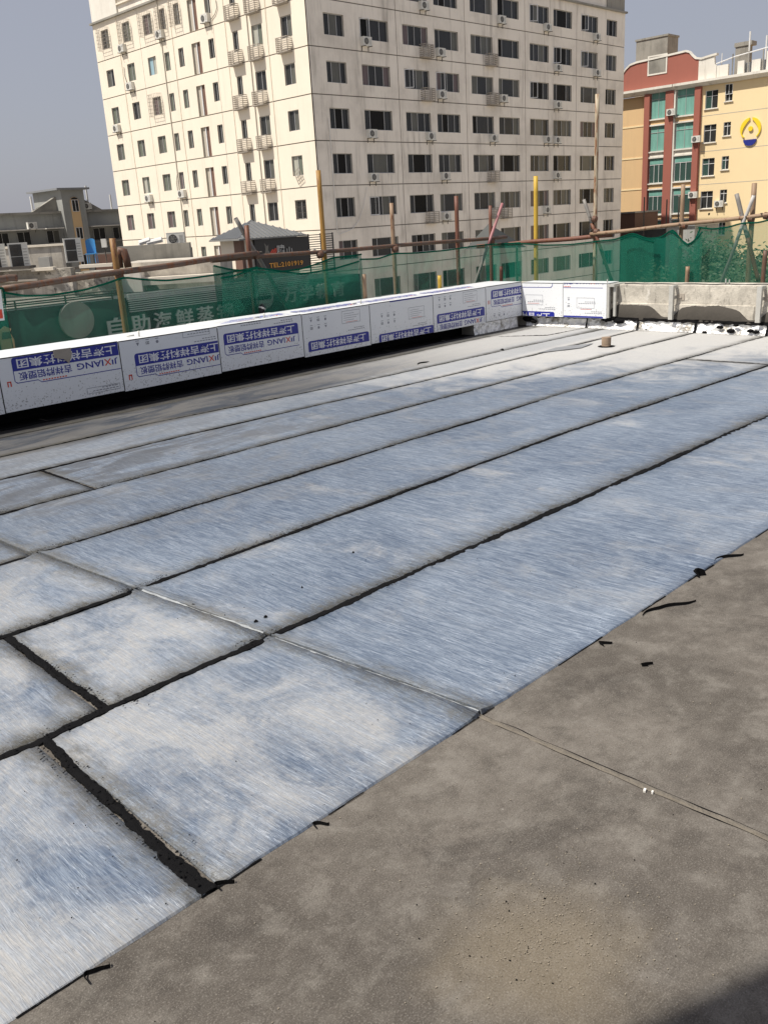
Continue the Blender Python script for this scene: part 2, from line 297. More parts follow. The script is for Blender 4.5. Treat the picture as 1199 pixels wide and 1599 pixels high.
M['cone'] = simple('cement_rib', (.155, .136, .110), .92, 0, .45, 25, .8); M['pebble'] = simple('pebble', (.26, .225, .175), .9, 0, .6, 60)

# ------------------------------------------------------------------ mesh helpers
ROOT = {}
def tag(o, label=None, cat=None, group=None, kind=None):
    if label: o['label'] = label
    if cat: o['category'] = cat
    if group: o['group'] = group
    if kind: o['kind'] = kind
    return o
def empty(name, loc=(0, 0, 0), label=None, cat=None, group=None, rz=0.0):
    o = bpy.data.objects.new(name, None); COL.objects.link(o); o.location = loc; o.rotation_euler = (0, 0, rz); o.empty_display_size = .2
    ROOT[o.name] = Vector(loc); return tag(o, label, cat, group)
class MB:
    def __init__(s): s.v = []; s.f = []; s.mi = []
    def add(s, vs, fs, mi=0):
        n = len(s.v); s.v += [Vector(x) for x in vs]; s.f += [tuple(i+n for i in f) for f in fs]; s.mi += [mi]*len(fs); return s
    def box(s, a, b, mi=0):
        x0, y0, z0 = (min(p, q) for p, q in zip(a, b)); x1, y1, z1 = (max(p, q) for p, q in zip(a, b))
        return s.add([(x0, y0, z0), (x1, y0, z0), (x1, y1, z0), (x0, y1, z0), (x0, y0, z1), (x1, y0, z1), (x1, y1, z1), (x0, y1, z1)],
            [(0, 3, 2, 1), (4, 5, 6, 7), (0, 1, 5, 4), (1, 2, 6, 5), (2, 3, 7, 6), (3, 0, 4, 7)], mi)
    def obox(s, c, ax, ay, az, mi=0):
        """box from centre and three half-axis vectors"""
        c = Vector(c); vs = []
        for k in (-1, 1):
            for i, j in ((-1, -1), (1, -1), (1, 1), (-1, 1)): vs.append(c + ax*i + ay*j + az*k)
        return s.add(vs, [(0, 3, 2, 1), (4, 5, 6, 7), (0, 1, 5, 4), (1, 2, 6, 5), (2, 3, 7, 6), (3, 0, 4, 7)], mi)
    def tube(s, pts, r, n=8, mi=0, cap=True):
        pts = [Vector(p) for p in pts]; rings = []
        rs = r if isinstance(r, (list, tuple)) else [r]*len(pts)
        up = None
        base = len(s.v)
        for i, p in enumerate(pts):
            d = (pts[min(i+1, len(pts)-1)] - pts[max(i-1, 0)]).normalized()
            a = d.orthogonal().normalized() if up is None else (up - d*up.dot(d)).normalized()
            up = a; bb = d.cross(a)
            s.v += [p + (a*math.cos(2*PI*k/n) + bb*math.sin(2*PI*k/n))*rs[i] for k in range(n)]
        for i in range(len(pts)-1):
            for k in range(n):
                s.f.append((base+i*n+k, base+i*n+(k+1) % n, base+(i+1)*n+(k+1) % n, base+(i+1)*n+k)); s.mi.append(mi)
        if cap:
            s.f.append(tuple(base+k for k in reversed(range(n)))); s.f.append(tuple(base+(len(pts)-1)*n+k for k in range(n))); s.mi += [mi, mi]
        return s
    def prism(s, poly, e, mi=0):
        """extrude a polygon (list of 3D points) by vector e"""
        n = len(poly); e = Vector(e); poly = [Vector(p) for p in poly]
        return s.add(poly + [p+e for p in poly], [tuple(reversed(range(n))), tuple(range(n, 2*n))] + [(i, (i+1) % n, (i+1) % n+n, i+n) for i in range(n)], mi)
    def mesh(s, name, mats):
        me = bpy.data.meshes.new(name); me.from_pydata([tuple(v) for v in s.v], [], s.f)
        for m in (mats if isinstance(mats, (list, tuple)) else [mats]): me.materials.append(m)
        if isinstance(mats, (list, tuple)) and len(mats) > 1: me.polygons.foreach_set('material_index', s.mi)
        me.update(); return me
    def build(s, name, mats, parent=None, smooth=False, fix=False, label=None, cat=None, group=None, kind=None):
        """verts are world coordinates; they are re-based on the thing's root"""
        if parent is not None:
            r = ROOT[parent.name]; s.v = [v-r for v in s.v]
        me = s.mesh(name, mats)
        if fix or smooth:
            bm = bmesh.new(); bm.from_mesh(me); bmesh.ops.recalc_face_normals(bm, faces=bm.faces); bm.to_mesh(me); bm.free()
        if smooth: me.polygons.foreach_set('use_smooth', [True]*len(me.polygons))
        o = bpy.data.objects.new(name, me); COL.objects.link(o)
        if parent is not None: o.parent = parent; ROOT[o.name] = ROOT[parent.name]
        else: ROOT[o.name] = Vector((0, 0, 0))
        return tag(o, label, cat, group, kind)
def inst(name, me, parent, loc, rz=0.0, scale=None, label=None):
    o = bpy.data.objects.new(name, me); COL.objects.link(o); o.parent = parent
    o.location = Vector(loc) - (ROOT[parent.name] if parent else Vector((0, 0, 0))); o.rotation_euler = (0, 0, rz)
    if scale: o.scale = scale
    ROOT[o.name] = Vector(loc)
    if label: o['label'] = label
    return o
_cv = {}
def text_mesh(body, offset=.015):
    """flat mesh of a line of lettering, normalised to unit height, starting at x=0: (bmesh-ready verts, faces, width)"""
    if body in _cv: return _cv[body]
    c = bpy.data.curves.new('lettering', 'FONT'); c.body = body; c.resolution_u = 2; c.offset = offset
    o = bpy.data.objects.new('lettering', c); COL.objects.link(o)
    me = bpy.data.meshes.new_from_object(o); vs = [v.co.copy() for v in me.vertices]; fs = [tuple(p.vertices) for p in me.polygons]
    bpy.data.objects.remove(o); bpy.data.curves.remove(c); bpy.data.meshes.remove(me)
    x0, x1 = min(v.x for v in vs), max(v.x for v in vs); y0, y1 = min(v.y for v in vs), max(v.y for v in vs)
    vs = [Vector(((v.x-x0)/(y1-y0), (v.y-y0)/(y1-y0), 0)) for v in vs]; _cv[body] = (vs, fs, (x1-x0)/(y1-y0)); return _cv[body]
def letters(mb, body, org, ux, uy, width, height, mi=0, thick=None):
    """place lettering: org lower-left, ux / uy unit vectors, stretched to width x height"""
    vs, fs, wd = text_mesh(body); org = Vector(org); P = [org + ux*(v.x/wd*width) + uy*(v.y*height) for v in vs]
    mb.add(P, fs, mi)
    if thick:
        n = ux.cross(uy)*thick; mb.add([p+n for p in P], fs, mi)
        ed = {}
        for f in fs:
            for a, b in zip(f, f[1:]+f[:1]):
                k = (min(a, b), max(a, b)); ed[k] = ed.get(k, 0)+1
        for (a, b), c in ed.items():
            if c == 1: mb.add([P[a], P[b], P[b]+n, P[a]+n], [(0, 1, 2, 3)], mi)
    return mb

# ================================================================== GROUND AND OUR ROOF
g = MB(); g.box((-900, -900, -21), (1800, 1800, -20)); g.build('ground', M['asphalt'], kind='structure')
roof = MB(); roof.box((-9, -9, -.35), (11.35, 8.9, 0)); roof = roof.build('roof_slab', M['screed'], kind='structure')
b_ = MB(); b_.box((-9, -9, -20), (11.3, 8.85, -.352)); b_.build('building_below', M['concrete_old'], kind='structure')

# rib of cement over the expansion joint, a part of the roof
def wavy(a, b, n, amp, seed=0.0):
    a, b = Vector(a), Vector(b); d = (b-a); nrm = Vector((-d.y, d.x, 0)).normalized(); L = d.length
    return [a + d*(i/n) + nrm*(amp*(noise.noise(Vector((i/n*L*.9+seed, seed*3.1, 0)))*1.6 + .35*noise.noise(Vector((i/n*L*7+seed, 5, 0))))) for i in range(n+1)]
rb = MB(); pts = wavy((2.05, 1.75, 0), (2.08, -3.2, 0), 420, .010, 3)
for i, p in enumerate(pts):
    k = .011 + .005*noise.noise(p*9)+.003*noise.noise(p*30); h = .004 + .005*noise.noise(p*6+Vector((4, 4, 4)))+.002*noise.noise(p*40)
    rb.v += [p+Vector((-k, 0, .0005)), p+Vector((-k*.5, 0, h)), p+Vector((k*.45, 0, h*.9)), p+Vector((k*.9, 0, .0005))]
for i in range(len(pts)-1):
    for j in range(3): rb.f.append((i*4+j, i*4+j+1, i*4+j+5, i*4+j+4)); rb.mi.append(0)
rb.build('cement_rib', M['cone'], roof)
rc = MB()
for sd in (-1, 1):
    n0 = len(rc.v)
    for i, p in enumerate(pts):
        ww = max(0.0007, .0010+.0032*noise.noise(p*7+Vector((sd*9, 0, 0)))); cx = sd*(.012+.004*noise.noise(p*11)); rc.v += [p+Vector((cx-ww, 0, .0009)), p+Vector((cx+ww, 0, .0009))]
    for i in range(len(pts)-1): q = n0+2*i; rc.f.append((q, q+1, q+3, q+2)); rc.mi.append(0)
rc.build('joint_crack', M['bitumen'], roof, kind='stuff')

# ---- foil membrane sheets (each a sheet of its own) ----
def sheet(corners, z, seed, dull=0.0, ragged=.004, nx=None, k=None):
    """corners a,b,c,d: a->b near edge (low y), d->c far edge; z resting height"""
    a, b, c, d = [Vector((x, y, 0)) for x, y in corners]
    L = max((b-a).length, .2); W = (d-a).length; nx = nx or max(6, int(L/.045)); ny = max(4, int(W/.11))
    nx = min(nx, 240)
    vs = []; uv = []
    for j in range(ny+1):
        v = j/ny
        for i in range(nx+1):
            u = i/nx; p = (a*(1-u)+b*u)*(1-v) + (d*(1-u)+c*u)*v
            if k is not None: p.y = (lap(k, p.x)+.004)*(1-v)+(lap(k+1, p.x)-.004)*v
            e = 0
            if j in (0, ny): 
                e = ragged*(noise.noise(Vector((p.x*14, p.y*3+seed, 1)))+.6*noise.noise(Vector((p.x*45, seed, 2)))); p = p + Vector((0, e, 0))
            if i in (0, nx): p = p + Vector((ragged*(noise.noise(Vector((p.y*14, seed, 7)))+.5*noise.noise(Vector((p.y*40, seed, 9)))), 0, 0))
            h = .006*noise.noise(Vector((p.x*.9, p.y*1.1, seed))) + .0020*noise.noise(Vector((p.x*7, p.y*2.2, seed+3))) + .0022*max(0, 1-abs(noise.noise(Vector((p.x*2.1, p.y*1.4, seed+9))))*9)
            # ridge where sheets ride over the expansion joint
            r = math.exp(-((p.x-(2.05-.075*(p.y-1.7)/1.0 if p.y < 5 else 1.8))/.035)**2)*.014
            vs.append((p.x, p.y, z + .005 + h + r)); uv.append((min(u, 1-u)*L if k != 1 or u < .5 else min(u, 1-u)*L, (.3+.66*v) if k == 1 else v))
    fs = [(j*(nx+1)+i, j*(nx+1)+i+1, (j+1)*(nx+1)+i+1, (j+1)*(nx+1)+i) for j in range(ny) for i in range(nx)]
    # turned-down rim so the sheet has thickness
    rim = [i for i in range(nx+1)] + [(j)*(nx+1)+nx for j in range(1, ny+1)] + [ny*(nx+1)+i for i in range(nx-1, -1, -1)] + [j*(nx+1) for j in range(ny-1, 0, -1)]
    n0 = len(vs)
    for k in rim: vs.append((vs[k][0], vs[k][1]-(.004 if (seed < 4 and vs[k][1] < 1.8) else 0), -.002 if not (seed < 4 and vs[k][1] < 1.8) else .0006)); uv.append(uv[k])
    m_ = len(rim)
    for k in range(m_): fs.append((rim[k], n0+k, n0+(k+1) % m_, rim[(k+1) % m_]))
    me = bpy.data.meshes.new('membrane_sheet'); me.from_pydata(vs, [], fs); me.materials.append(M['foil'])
    ul = me.uv_layers.new(name='UVMap'); 
    for lp in me.loops: ul.data[lp.index].uv = uv[lp.vertex_index]
    me.polygons.foreach_set('use_smooth', [True]*(nx*ny) + [False]*m_); me.update()
    o = bpy.data.objects.new('membrane_sheet', me); COL.objects.link(o); o.parent = roof; ROOT[o.name] = Vector((0, 0, 0)); return o
# y of the laps at the left (x=-4), at the joint and at the right (x=11)
laps = {1: [(-6, 1.70), (2.05, 1.69), (11, 1.67)], 2: [(-6, 2.72), (2, 2.73), (11, 2.66)], 3: [(-6, 3.66), (2, 3.64), (5.5, 3.70), (11, 3.52)],
        4: [(-6, 4.52), (3, 4.54), (7, 4.56), (10.95, 4.42)], 5: [(-6, 5.47), (3, 5.44), (8, 5.39), (10.95, 5.33)], 6: [(-6, 6.26), (4, 6.28), (7, 6.16), (10.95, 6.14)],
        7: [(-6, 6.92), (4, 6.98), (6.5, 6.76), (10.95, 6.62)], 8: [(-6, 7.70), (10.95, 7.66)]}
def lap(k, x):
    P = laps[k]
    for (x0, y0), (x1, y1) in zip(P, P[1:]):
        if x <= x1: return y0 + (y1-y0)*(x-x0)/(x1-x0)
    return P[-1][1]
XE = 10.93
def strip(k, x0, x1, z, seed, dull=0.0, xl=None, xr=None):
    xl = xl if xl is not None else x0; xr = xr if xr is not None else x1
    sheet([(x0, lap(k, x0)+.004), (x1, lap(k, x1)+.004), (xr, lap(k+1, xr)-.004), (xl, lap(k+1, xl)-.004)], z, seed, dull, k=k)
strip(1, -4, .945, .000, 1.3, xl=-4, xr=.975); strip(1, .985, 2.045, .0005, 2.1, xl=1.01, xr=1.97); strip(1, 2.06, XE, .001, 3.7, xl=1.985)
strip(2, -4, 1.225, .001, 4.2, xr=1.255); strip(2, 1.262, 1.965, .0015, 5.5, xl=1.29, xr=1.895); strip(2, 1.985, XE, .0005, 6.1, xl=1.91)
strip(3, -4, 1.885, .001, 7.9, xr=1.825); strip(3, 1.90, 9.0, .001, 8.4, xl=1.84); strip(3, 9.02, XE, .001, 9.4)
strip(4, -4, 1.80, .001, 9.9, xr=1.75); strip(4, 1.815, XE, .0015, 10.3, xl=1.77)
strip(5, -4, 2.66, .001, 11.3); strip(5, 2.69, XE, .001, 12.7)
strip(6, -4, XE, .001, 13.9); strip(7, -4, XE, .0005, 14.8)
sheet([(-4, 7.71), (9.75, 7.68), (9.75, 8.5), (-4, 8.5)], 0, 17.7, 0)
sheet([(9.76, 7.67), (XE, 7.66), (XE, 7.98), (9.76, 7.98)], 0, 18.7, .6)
sheet([(-4, 7.97), (9.74, 7.96), (9.74, 8.27), (-4, 8.27)], .006, 19.7, 0, .02).data.materials[0] = M['bitumen']  # black strip laid in to deepen the shade under the boxing
# small cover patches
def patch(poly, z, mat, name='membrane_patch'):
    mb = MB(); mb.prism([(x, y, z) for x, y in poly], (0, 0, .005)); mb.build(name, mat, roof, fix=True)
patch([(8.72, 6.17), (9.25, 5.93), (9.62, 6.0), (9.15, 6.22)], .012, M['tin'])
# ---- bitumen seams ----
def seam(fn, x0, x1, w0, seed, axis=0, lift=.0095, dens=150):
    """ragged bead of bitumen; fn(x)->centre (x,y)"""
    L = x1-x0; n = int(abs(L)*dens); mb = MB()
    for i in range(n+1):
        t_ = x0 + L*i/n; c = Vector((*fn(t_), 0)); c2 = Vector((*fn(t_+.01), 0)); d = (c2-c).normalized(); nr = Vector((-d.y, d.x, 0))
        amp = .55 + .45*noise.noise(Vector((t_*2.1, seed, 0))) 
        wl = w0*(.40 + .30*noise.noise(Vector((t_*8, seed, 1))) + .20*noise.noise(Vector((t_*29, seed, 2))) + .12*noise.noise(Vector((t_*83, seed, 11))) + .34*amp)
        wr = w0*(.40 + .30*noise.noise(Vector((t_*9, seed, 5))) + .20*noise.noise(Vector((t_*31, seed, 6))) + .12*noise.noise(Vector((t_*79, seed, 12))) + .34*amp)
        wl, wr = max(wl, w0*.02), max(wr, w0*.02)
        c = c + nr*(w0*.35*noise.noise(Vector((t_*3, seed, 8))))
        h = lift + .004*noise.noise(Vector((t_*25, seed, 3)))
        mb.v += [c-nr*wr+Vector((0, 0, .003)), c-nr*wr*.9+Vector((0, 0, h*.92)), c+Vector((0, 0, h*1.12)), c+nr*wl*.9+Vector((0, 0, h*.92)), c+nr*wl+Vector((0, 0, .003))]
    for i in range(n):
        for j in range(4): mb.f.append((i*5+j, i*5+j+1, i*5+j+6, i*5+j+5)); mb.mi.append(0)
    return mb.build('bitumen_seam', M['bitumen'], roof, smooth=False)
for k, wd in ((2, .034), (3, .026), (4, .023), (5, .019), (6, .019), (7, .008)):
    seam(lambda x, k=k: (x, lap(k, x)), -3.5, XE if k != 7 else 10.0, wd, k*3.3)
def line(a, b): return lambda t_: (a[0]+(b[0]-a[0])*t_, a[1]+(b[1]-a[1])*t_)
def xseam(a, b, wd, seed):
    L = (Vector(b)-Vector(a)).length; seam(lambda s_: (a[0]+(b[0]-a[0])*s_/L, a[1]+(b[1]-a[1])*s_/L), 0, L, wd, seed, dens=220)
xseam((.955, 1.69), (.972, 2.1), .036, 21.3); xseam((.970, 2.08), (1.005, 2.72), .025, 24.3); xseam((1.24, 2.73), (1.275, 3.64), .028, 31.3)
xseam((2.66, 5.44), (2.68, 6.26), .016, 41.1); xseam((9.01, 3.60), (9.0, 4.36), .010, 44.1)
for (a, b, q) in (((1.98, 2.72), (1.915, 3.60), .011), ((1.89, 3.66), (1.85, 4.40), .012), ((9.75, 7.55), (10.1, 7.0), .008), ((10.1, 7.0), (10.95, 6.92), .012)): xseam(a, b, q, a[0]*9)
def fold(a, b, seed):
    A, B = Vector((*a, 0)), Vector((*b, 0)); n = int((B-A).length*120); d = (B-A).normalized(); nr = Vector((-d.y, d.x, 0)); mb = MB()
    for i in range(n+1):
        c = A+(B-A)*(i/n)+nr*(.004*noise.noise(Vector((i*.05, seed, 0)))+.0015*noise.noise(Vector((i*.3, seed, 0)))); w_ = max(.0015, .0045+.007*noise.noise(Vector((i*.06, seed, 3)))); h = .017+.003*noise.noise(Vector((i*.2, seed, 5)))
        mb.v += [c-nr*w_*1.5+EZ*.012, c-nr*w_*.3+EZ*h, c+nr*w_*.5+EZ*(h-.001), c+nr*w_*1.6+EZ*.011]
    for i in range(n):
        for j in range(3): mb.f.append((i*4+j, i*4+j+1, i*4+j+5, i*4+j+4)); mb.mi.append(0)
    mb.build('foil_fold', M['foldfoil'], roof, smooth=True)  # pale strip added along the ridge as its painted glint
EZ = Vector((0, 0, 1))
fold((2.052, 1.70), (1.975, 2.69), 3); fold((1.985, 2.77), (1.915, 3.60), 5)
# thin black edge of the lowest sheet against the screed, curled in places
for x0_, x1_, wd in ((.45, .62, .004), (.93, 1.12, .005), (1.36, 1.5, .003), (1.9, 2.12, .003), (2.5, 2.8, .003), (3.1, 3.3, .004), (3.5, 3.75, .005), (4.2, 4.5, .004), (6, 6.6, .005)):
    seam(lambda x: (x, lap(1, x)-.002), x0_, x1_, wd, x0_*7, lift=.003, dens=160)
sp_ = MB(); rs_ = random.Random(21)
def spatter(a, b, n, sd):
    A, B = Vector((*a, 0)), Vector((*b, 0)); d = (B-A).normalized(); nr = Vector((-d.y, d.x, 0))
    for _ in range(n):
        t0 = rs_.random()
        if noise.noise(Vector((t0*(B-A).length*2.3, a[0]*3, 4))) < -.12: continue
        c = A+(B-A)*t0 + nr*(sd*rs_.choice((-.5, 1))*abs(rs_.gauss(0, 1))+.014*rs_.choice((-1, 1))); s_ = .0008+.0045*rs_.random()**4; k_ = rs_.randrange(4, 7); a0 = rs_.random()*6
        z_ = .0145 if abs(c.x-1.95) > .25 else .022
        ring = [c+Vector((math.cos(a0+2*PI*q/k_)*s_*rs_.uniform(.5, 1.5), math.sin(a0+2*PI*q/k_)*s_*rs_.uniform(.5, 1.3), z_)) for q in range(k_)]
        sp_.add(ring+[c+Vector((0, 0, z_+.002))], [(q, (q+1) % k_, k_) for q in range(k_)])
for k in (2, 3, 4, 5): 
    for xa in range(0, 10): spatter((xa, lap(k, xa)), (xa+1, lap(k, xa+1)), 420 if xa < 4 else 200, .020)
for a, b in (((.96, 1.72), (.985, 2.70)), ((1.25, 2.75), (1.27, 3.62))): spatter(a, b, 380, .014); spatter(b, a, 160, .024)
sp_.build('bitumen_spatter', M['bitumen'], roof, kind='stuff')
def curl(px, py, ang, L, wdt, h, name='membrane_shred', label=None):
    p = on_z(px, py); mb = MB(); d = Vector((math.cos(ang), math.sin(ang), 0)); n_ = Vector((-d.y, d.x, 0)); K = 14
    for i in range(K+1):
        s_ = i/K; c = p + d*(L*(s_-.5)) + n_*(.02*math.sin(s_*5)+.01*noise.noise(Vector((s_*4, px, 0)))); ww = wdt*(.25+math.sin(PI*min(max(s_, .06), .94)))*(.8+.5*noise.noise(Vector((s_*9, py, 0))))
        z = .006 + h*math.sin(PI*s_)
        mb.v += [c-n_*ww+Vector((0, 0, .002)), c+Vector((0, 0, z+.004)), c+n_*ww+Vector((0, 0, z))]
    for i in range(K):
        for j in range(2): mb.f.append((i*3+j, i*3+j+1, i*3+j+4, i*3+j+3)); mb.mi.append(0)
    return mb.build(name, M['bitumen'], None, label=label, cat='roofing scrap' if label else None)
curl(1042, 950, -.30, .28, .0035, .006, label='long thin black shred lying on bare cement beside the sheet edge')
curl(1092, 900, .4, .05, .012, .03, label='upright black curl of bitumen at the foil edge, right')
curl(1135, 872, -.25, .18, .004, .006, label='black sliver along the foil edge nearest the right border')
curl(945, 1007, .2, .04, .003, .004, label='short black shred below the long thin shred')
curl(1010, 1040, .9, .012, .004, .006, label='small black crumb alone on the bare cement')
curl(150, 1522, .6, .06, .003, .004, label='black curled strip under the foil edge, lower left')
curl(500, 1290, .15, .035, .003, .003, label='torn black tab at the foil edge, lower middle')
curl(350, 1384, .5, .04, .002, .006, label='thin black loop below the end of the widest bitumen seam')
curl(660, 568, .2, .22, .020, .012, label='black wrinkled scrap on pale membrane near the white boxed upstand')
curl(785, 548, 1.0, .12, .02, .02, label='black lump of bitumen on the membrane below the corner')
cr = MB(); rnd = random.Random(3)
for i in range(1500):
    if i < 130: px, py = rnd.uniform(760, 1199), rnd.uniform(900, 1599)
    elif i < 200: px, py = rnd.uniform(100, 900), rnd.uniform(1150, 1599)
    elif i < 1200: px, py = rnd.gauss(860, 95), rnd.gauss(1440, 50)
    else: px, py = rnd.uniform(0, 1199), rnd.uniform(560, 1400)
    p = on_z(px, py); on_foil = p.y > 1.72
    if p.y < 1.66 or on_foil:
        s_ = .0006+.0013*rnd.random()**3; z = .0105 if on_foil else .001
        q = Vector((s_, s_*rnd.uniform(.5, 1), s_*.6)); a = rnd.uniform(0, 3)
        ax, ay = Vector((math.cos(a), math.sin(a), 0)), Vector((-math.sin(a), math.cos(a), 0))
        cr.obox(p+Vector((0, 0, z+q.z)), ax*q.x, ay*q.y, Vector((0, 0, q.z)), 0 if (on_foil or rnd.random() < .08) else 1)
cr.build('grit', [M['bitumen'], M['pebble']], None, kind='stuff', label='black and pale grit crumbs scattered over the roof')
for i, (px, py, s_) in enumerate([(302, 948, .016), (415, 966, .010), (400, 973, .011), (352, 965, .007), (552, 865, .008), (472, 920, .006)]):
    p = on_z(px, py); mb = MB(); n_ = 9
    ring = [p + Vector((math.cos(2*PI*k/n_)*s_*(1+.3*rnd.uniform(-1, 1)), math.sin(2*PI*k/n_)*s_*.7*(1+.3*rnd.uniform(-1, 1)), .008)) for k in range(n_)]
    top = p + Vector((0, 0, .018)); mb.add(ring+[top], [(k, (k+1) % n_, n_) for k in range(n_)])
    mb.build('bitumen_blob', M['bitumen'], None, label=['biggest black blob on the foil left of the thick seam', 'right of two black blobs just above the seam corner', 'left of two black blobs just above the seam corner', 'small black spot between the biggest blob and the pair of blobs', 'lone black spot on foil furthest right of the blobs', 'tiny black spot midway up the foil strip'][i], cat='bitumen blob')
for (px, py, s_) in [(1006, 1236, .006), (1018, 1239, .0045)]:
    p = on_z(px, py); mb = MB(); mb.obox(p+Vector((0, 0, .004)), Vector((s_, s_*.3, 0)), Vector((-s_*.2, s_*.5, 0)), Vector((0, 0, .0035)))
    mb.build('paper_scrap', M['paper'], None, label='tiny white paper scrap beside the cement rib' if s_ > .005 else 'smaller white paper crumb right of the other scrap', cat='scrap')
# stub of pipe standing on the membrane
pc = on_z(946, 542); st = empty('pipe_stub', pc, 'short mortar-brown pipe stub standing on the pale membrane', 'pipe')
mb = MB(); mb.tube([pc+Vector((0, 0, z)) for z in (0, .03, .08, .118)], [.058, .055, .056, .057], 16); mb.tube([pc+Vector((0, 0, .1185)), pc+Vector((0, 0, .1187))], .045, 14); mb.build('pipe', M['stub'], st)
mb = MB(); n_ = 26; ring = [pc+Vector((math.cos(2*PI*k/n_)*.095*(1+.12*noise.noise(Vector((k*.9, 0, 0)))), math.sin(2*PI*k/n_)*.10*(1+.2*noise.noise(Vector((k*.9, 5, 0)))), .012)) for k in range(n_)]
mb.add(ring+[pc+Vector((0, 0, .022))], [(k, (k+1) % n_, n_) for k in range(n_)]); mb.build('bitumen_collar', M['bitumen'], st)

# ================================================================== PARAPETS
# left upstand (runs along X), concrete core set back, clad with white film-covered panels
YF, YB, ZB = 7.975, 8.46, .150
XC = 10.86; XCB = 11.16; 
cw = MB(); cw.box((-9, 8.27, 0), (11.35, 8.46, .55)); core = cw.build('shade_black_upstand', M['bitumen'], None, label='bitumen-black upstand, coloured dark for the shade below the white boxed cladding', cat='parapet')  # blackened so the recess under the boxing reads as deep shade
def ztop(x): return .634
clad = empty('parapet_cladding', (3, YF, ZB), 'white film-covered metal panel cladding boxing in the long left parapet, blue upside-down print', 'cladding')
clad2 = empty('parapet_cladding', (XC, 7.2, ZB), 'sunlit white panel cladding on the short parapet run right of the corner', 'cladding')
xs = [3.185-1.22, 3.185, 4.375, 5.53, 6.69, 7.77, 8.93, 10.03, XC]
def panel(parent, o_, ux, w_, zt0, zt1, n, zb=ZB, folded=True, depth=.012, topd=.585):
    """one sheet: front face and the part folded over the top, with a little thickness"""
    uz = Vector((0, 0, 1)); o_ = Vector(o_); mb = MB()
    a, b = o_.copy(), o_+ux*w_; a.z = b.z = zb; c = b.copy(); c.z = zt1; d = a.copy(); d.z = zt0
    mb.prism([a, b, c, d], n*(-depth))
    if folded:
        e = n*(-topd)
        mb.prism([d+uz*.0005, c+uz*.0005, c+e+uz*.002, d+e+uz*.002], Vector((0, 0, -.010)))
    return mb.build('panel', M['film'], parent, fix=True)
NY, NX_ = Vector((0, -1, 0)), Vector((-1, 0, 0)); EX, EY, EZ = Vector((1, 0, 0)), Vector((0, 1, 0)), Vector((0, 0, 1))
def clipped_print(parent, org, ux, uz, n, W, H, draw, name='print'):
    """draw(mb_by_material, U) in print space; clip to 0..W,0..H; place on the sheet 1.5 mm proud. ux,uz: image-right / image-up of the sheet"""
    lay = draw()
    for key, (vs, fs) in lay.items():
        bm = bmesh.new(); vv = [bm.verts.new((v[0], v[1], 0)) for v in vs]
        for f in fs:
            try: bm.faces.new([vv[i] for i in f])
            except ValueError: pass
        for co, no in (((.004, 0, 0), (-1, 0, 0)), ((W-.004, 0, 0), (1, 0, 0)), ((0, .003, 0), (0, -1, 0)), ((0, H-.003, 0), (0, 1, 0))):
            bmesh.ops.bisect_plane(bm, geom=bm.verts[:]+bm.edges[:]+bm.faces[:], plane_co=co, plane_no=no, clear_outer=True)
        lift = {'ink': .0012, 'ink2': .0012, 'inkw': .0022, 'inkr': .0018, 'inkg': .0012}[key]
        mb = MB(); bm.verts.index_update()
        mb.add([Vector(org)+ux*v.co.x+uz*v.co.y+n*lift for v in bm.verts], [tuple(q.index for q in f.verts) for f in bm.faces]); bm.free()
        if mb.f: mb.build(name, M[key], parent)
class Pr:
    def __init__(s): s.l = {}
    def add(s, k, vs, fs):
        V, Fc = s.l.setdefault(k, ([], [])); n = len(V); V += vs; Fc += [tuple(i+n for i in f) for f in fs]
    def rect(s, k, x0, y0, x1, y1): s.add(k, [(x0, y0), (x1, y0), (x1, y1), (x0, y1)], [(0, 1, 2, 3)])
    def round(s, k, x0, y0, x1, y1, r, tl=1, tr=1, br=1, bl=1):
        P = []
        for cx, cy, a0, on in ((x0+r, y0+r, PI, bl), (x1-r, y0+r, 1.5*PI, br), (x1-r, y1-r, 0, tr), (x0+r, y1-r, .5*PI, tl)):
            if on: P += [(cx+r*math.cos(a0+i*PI/10), cy+r*math.sin(a0+i*PI/10)) for i in range(6)]
            else: P.append((x0 if cx < (x0+x1)/2 else x1, y0 if cy < (y0+y1)/2 else y1))
        s.add(k, P, [tuple(range(len(P)))])
    def frame(s, k, x0, y0, x1, y1, t_):
        s.rect(k, x0, y0, x1, y0+t_); s.rect(k, x0, y1-t_, x1, y1); s.rect(k, x0, y0, x0+t_, y1); s.rect(k, x1-t_, y0, x1, y1)
    def text(s, k, body, x, y, w_, h_, flip):
        vs, fs, wd = text_mesh(body)
        s.add(k, [((x+w_-v.x/wd*w_, y+h_-v.y*h_) if flip else (x+v.x/wd*w_, y+v.y*h_)) for v in vs], fs)
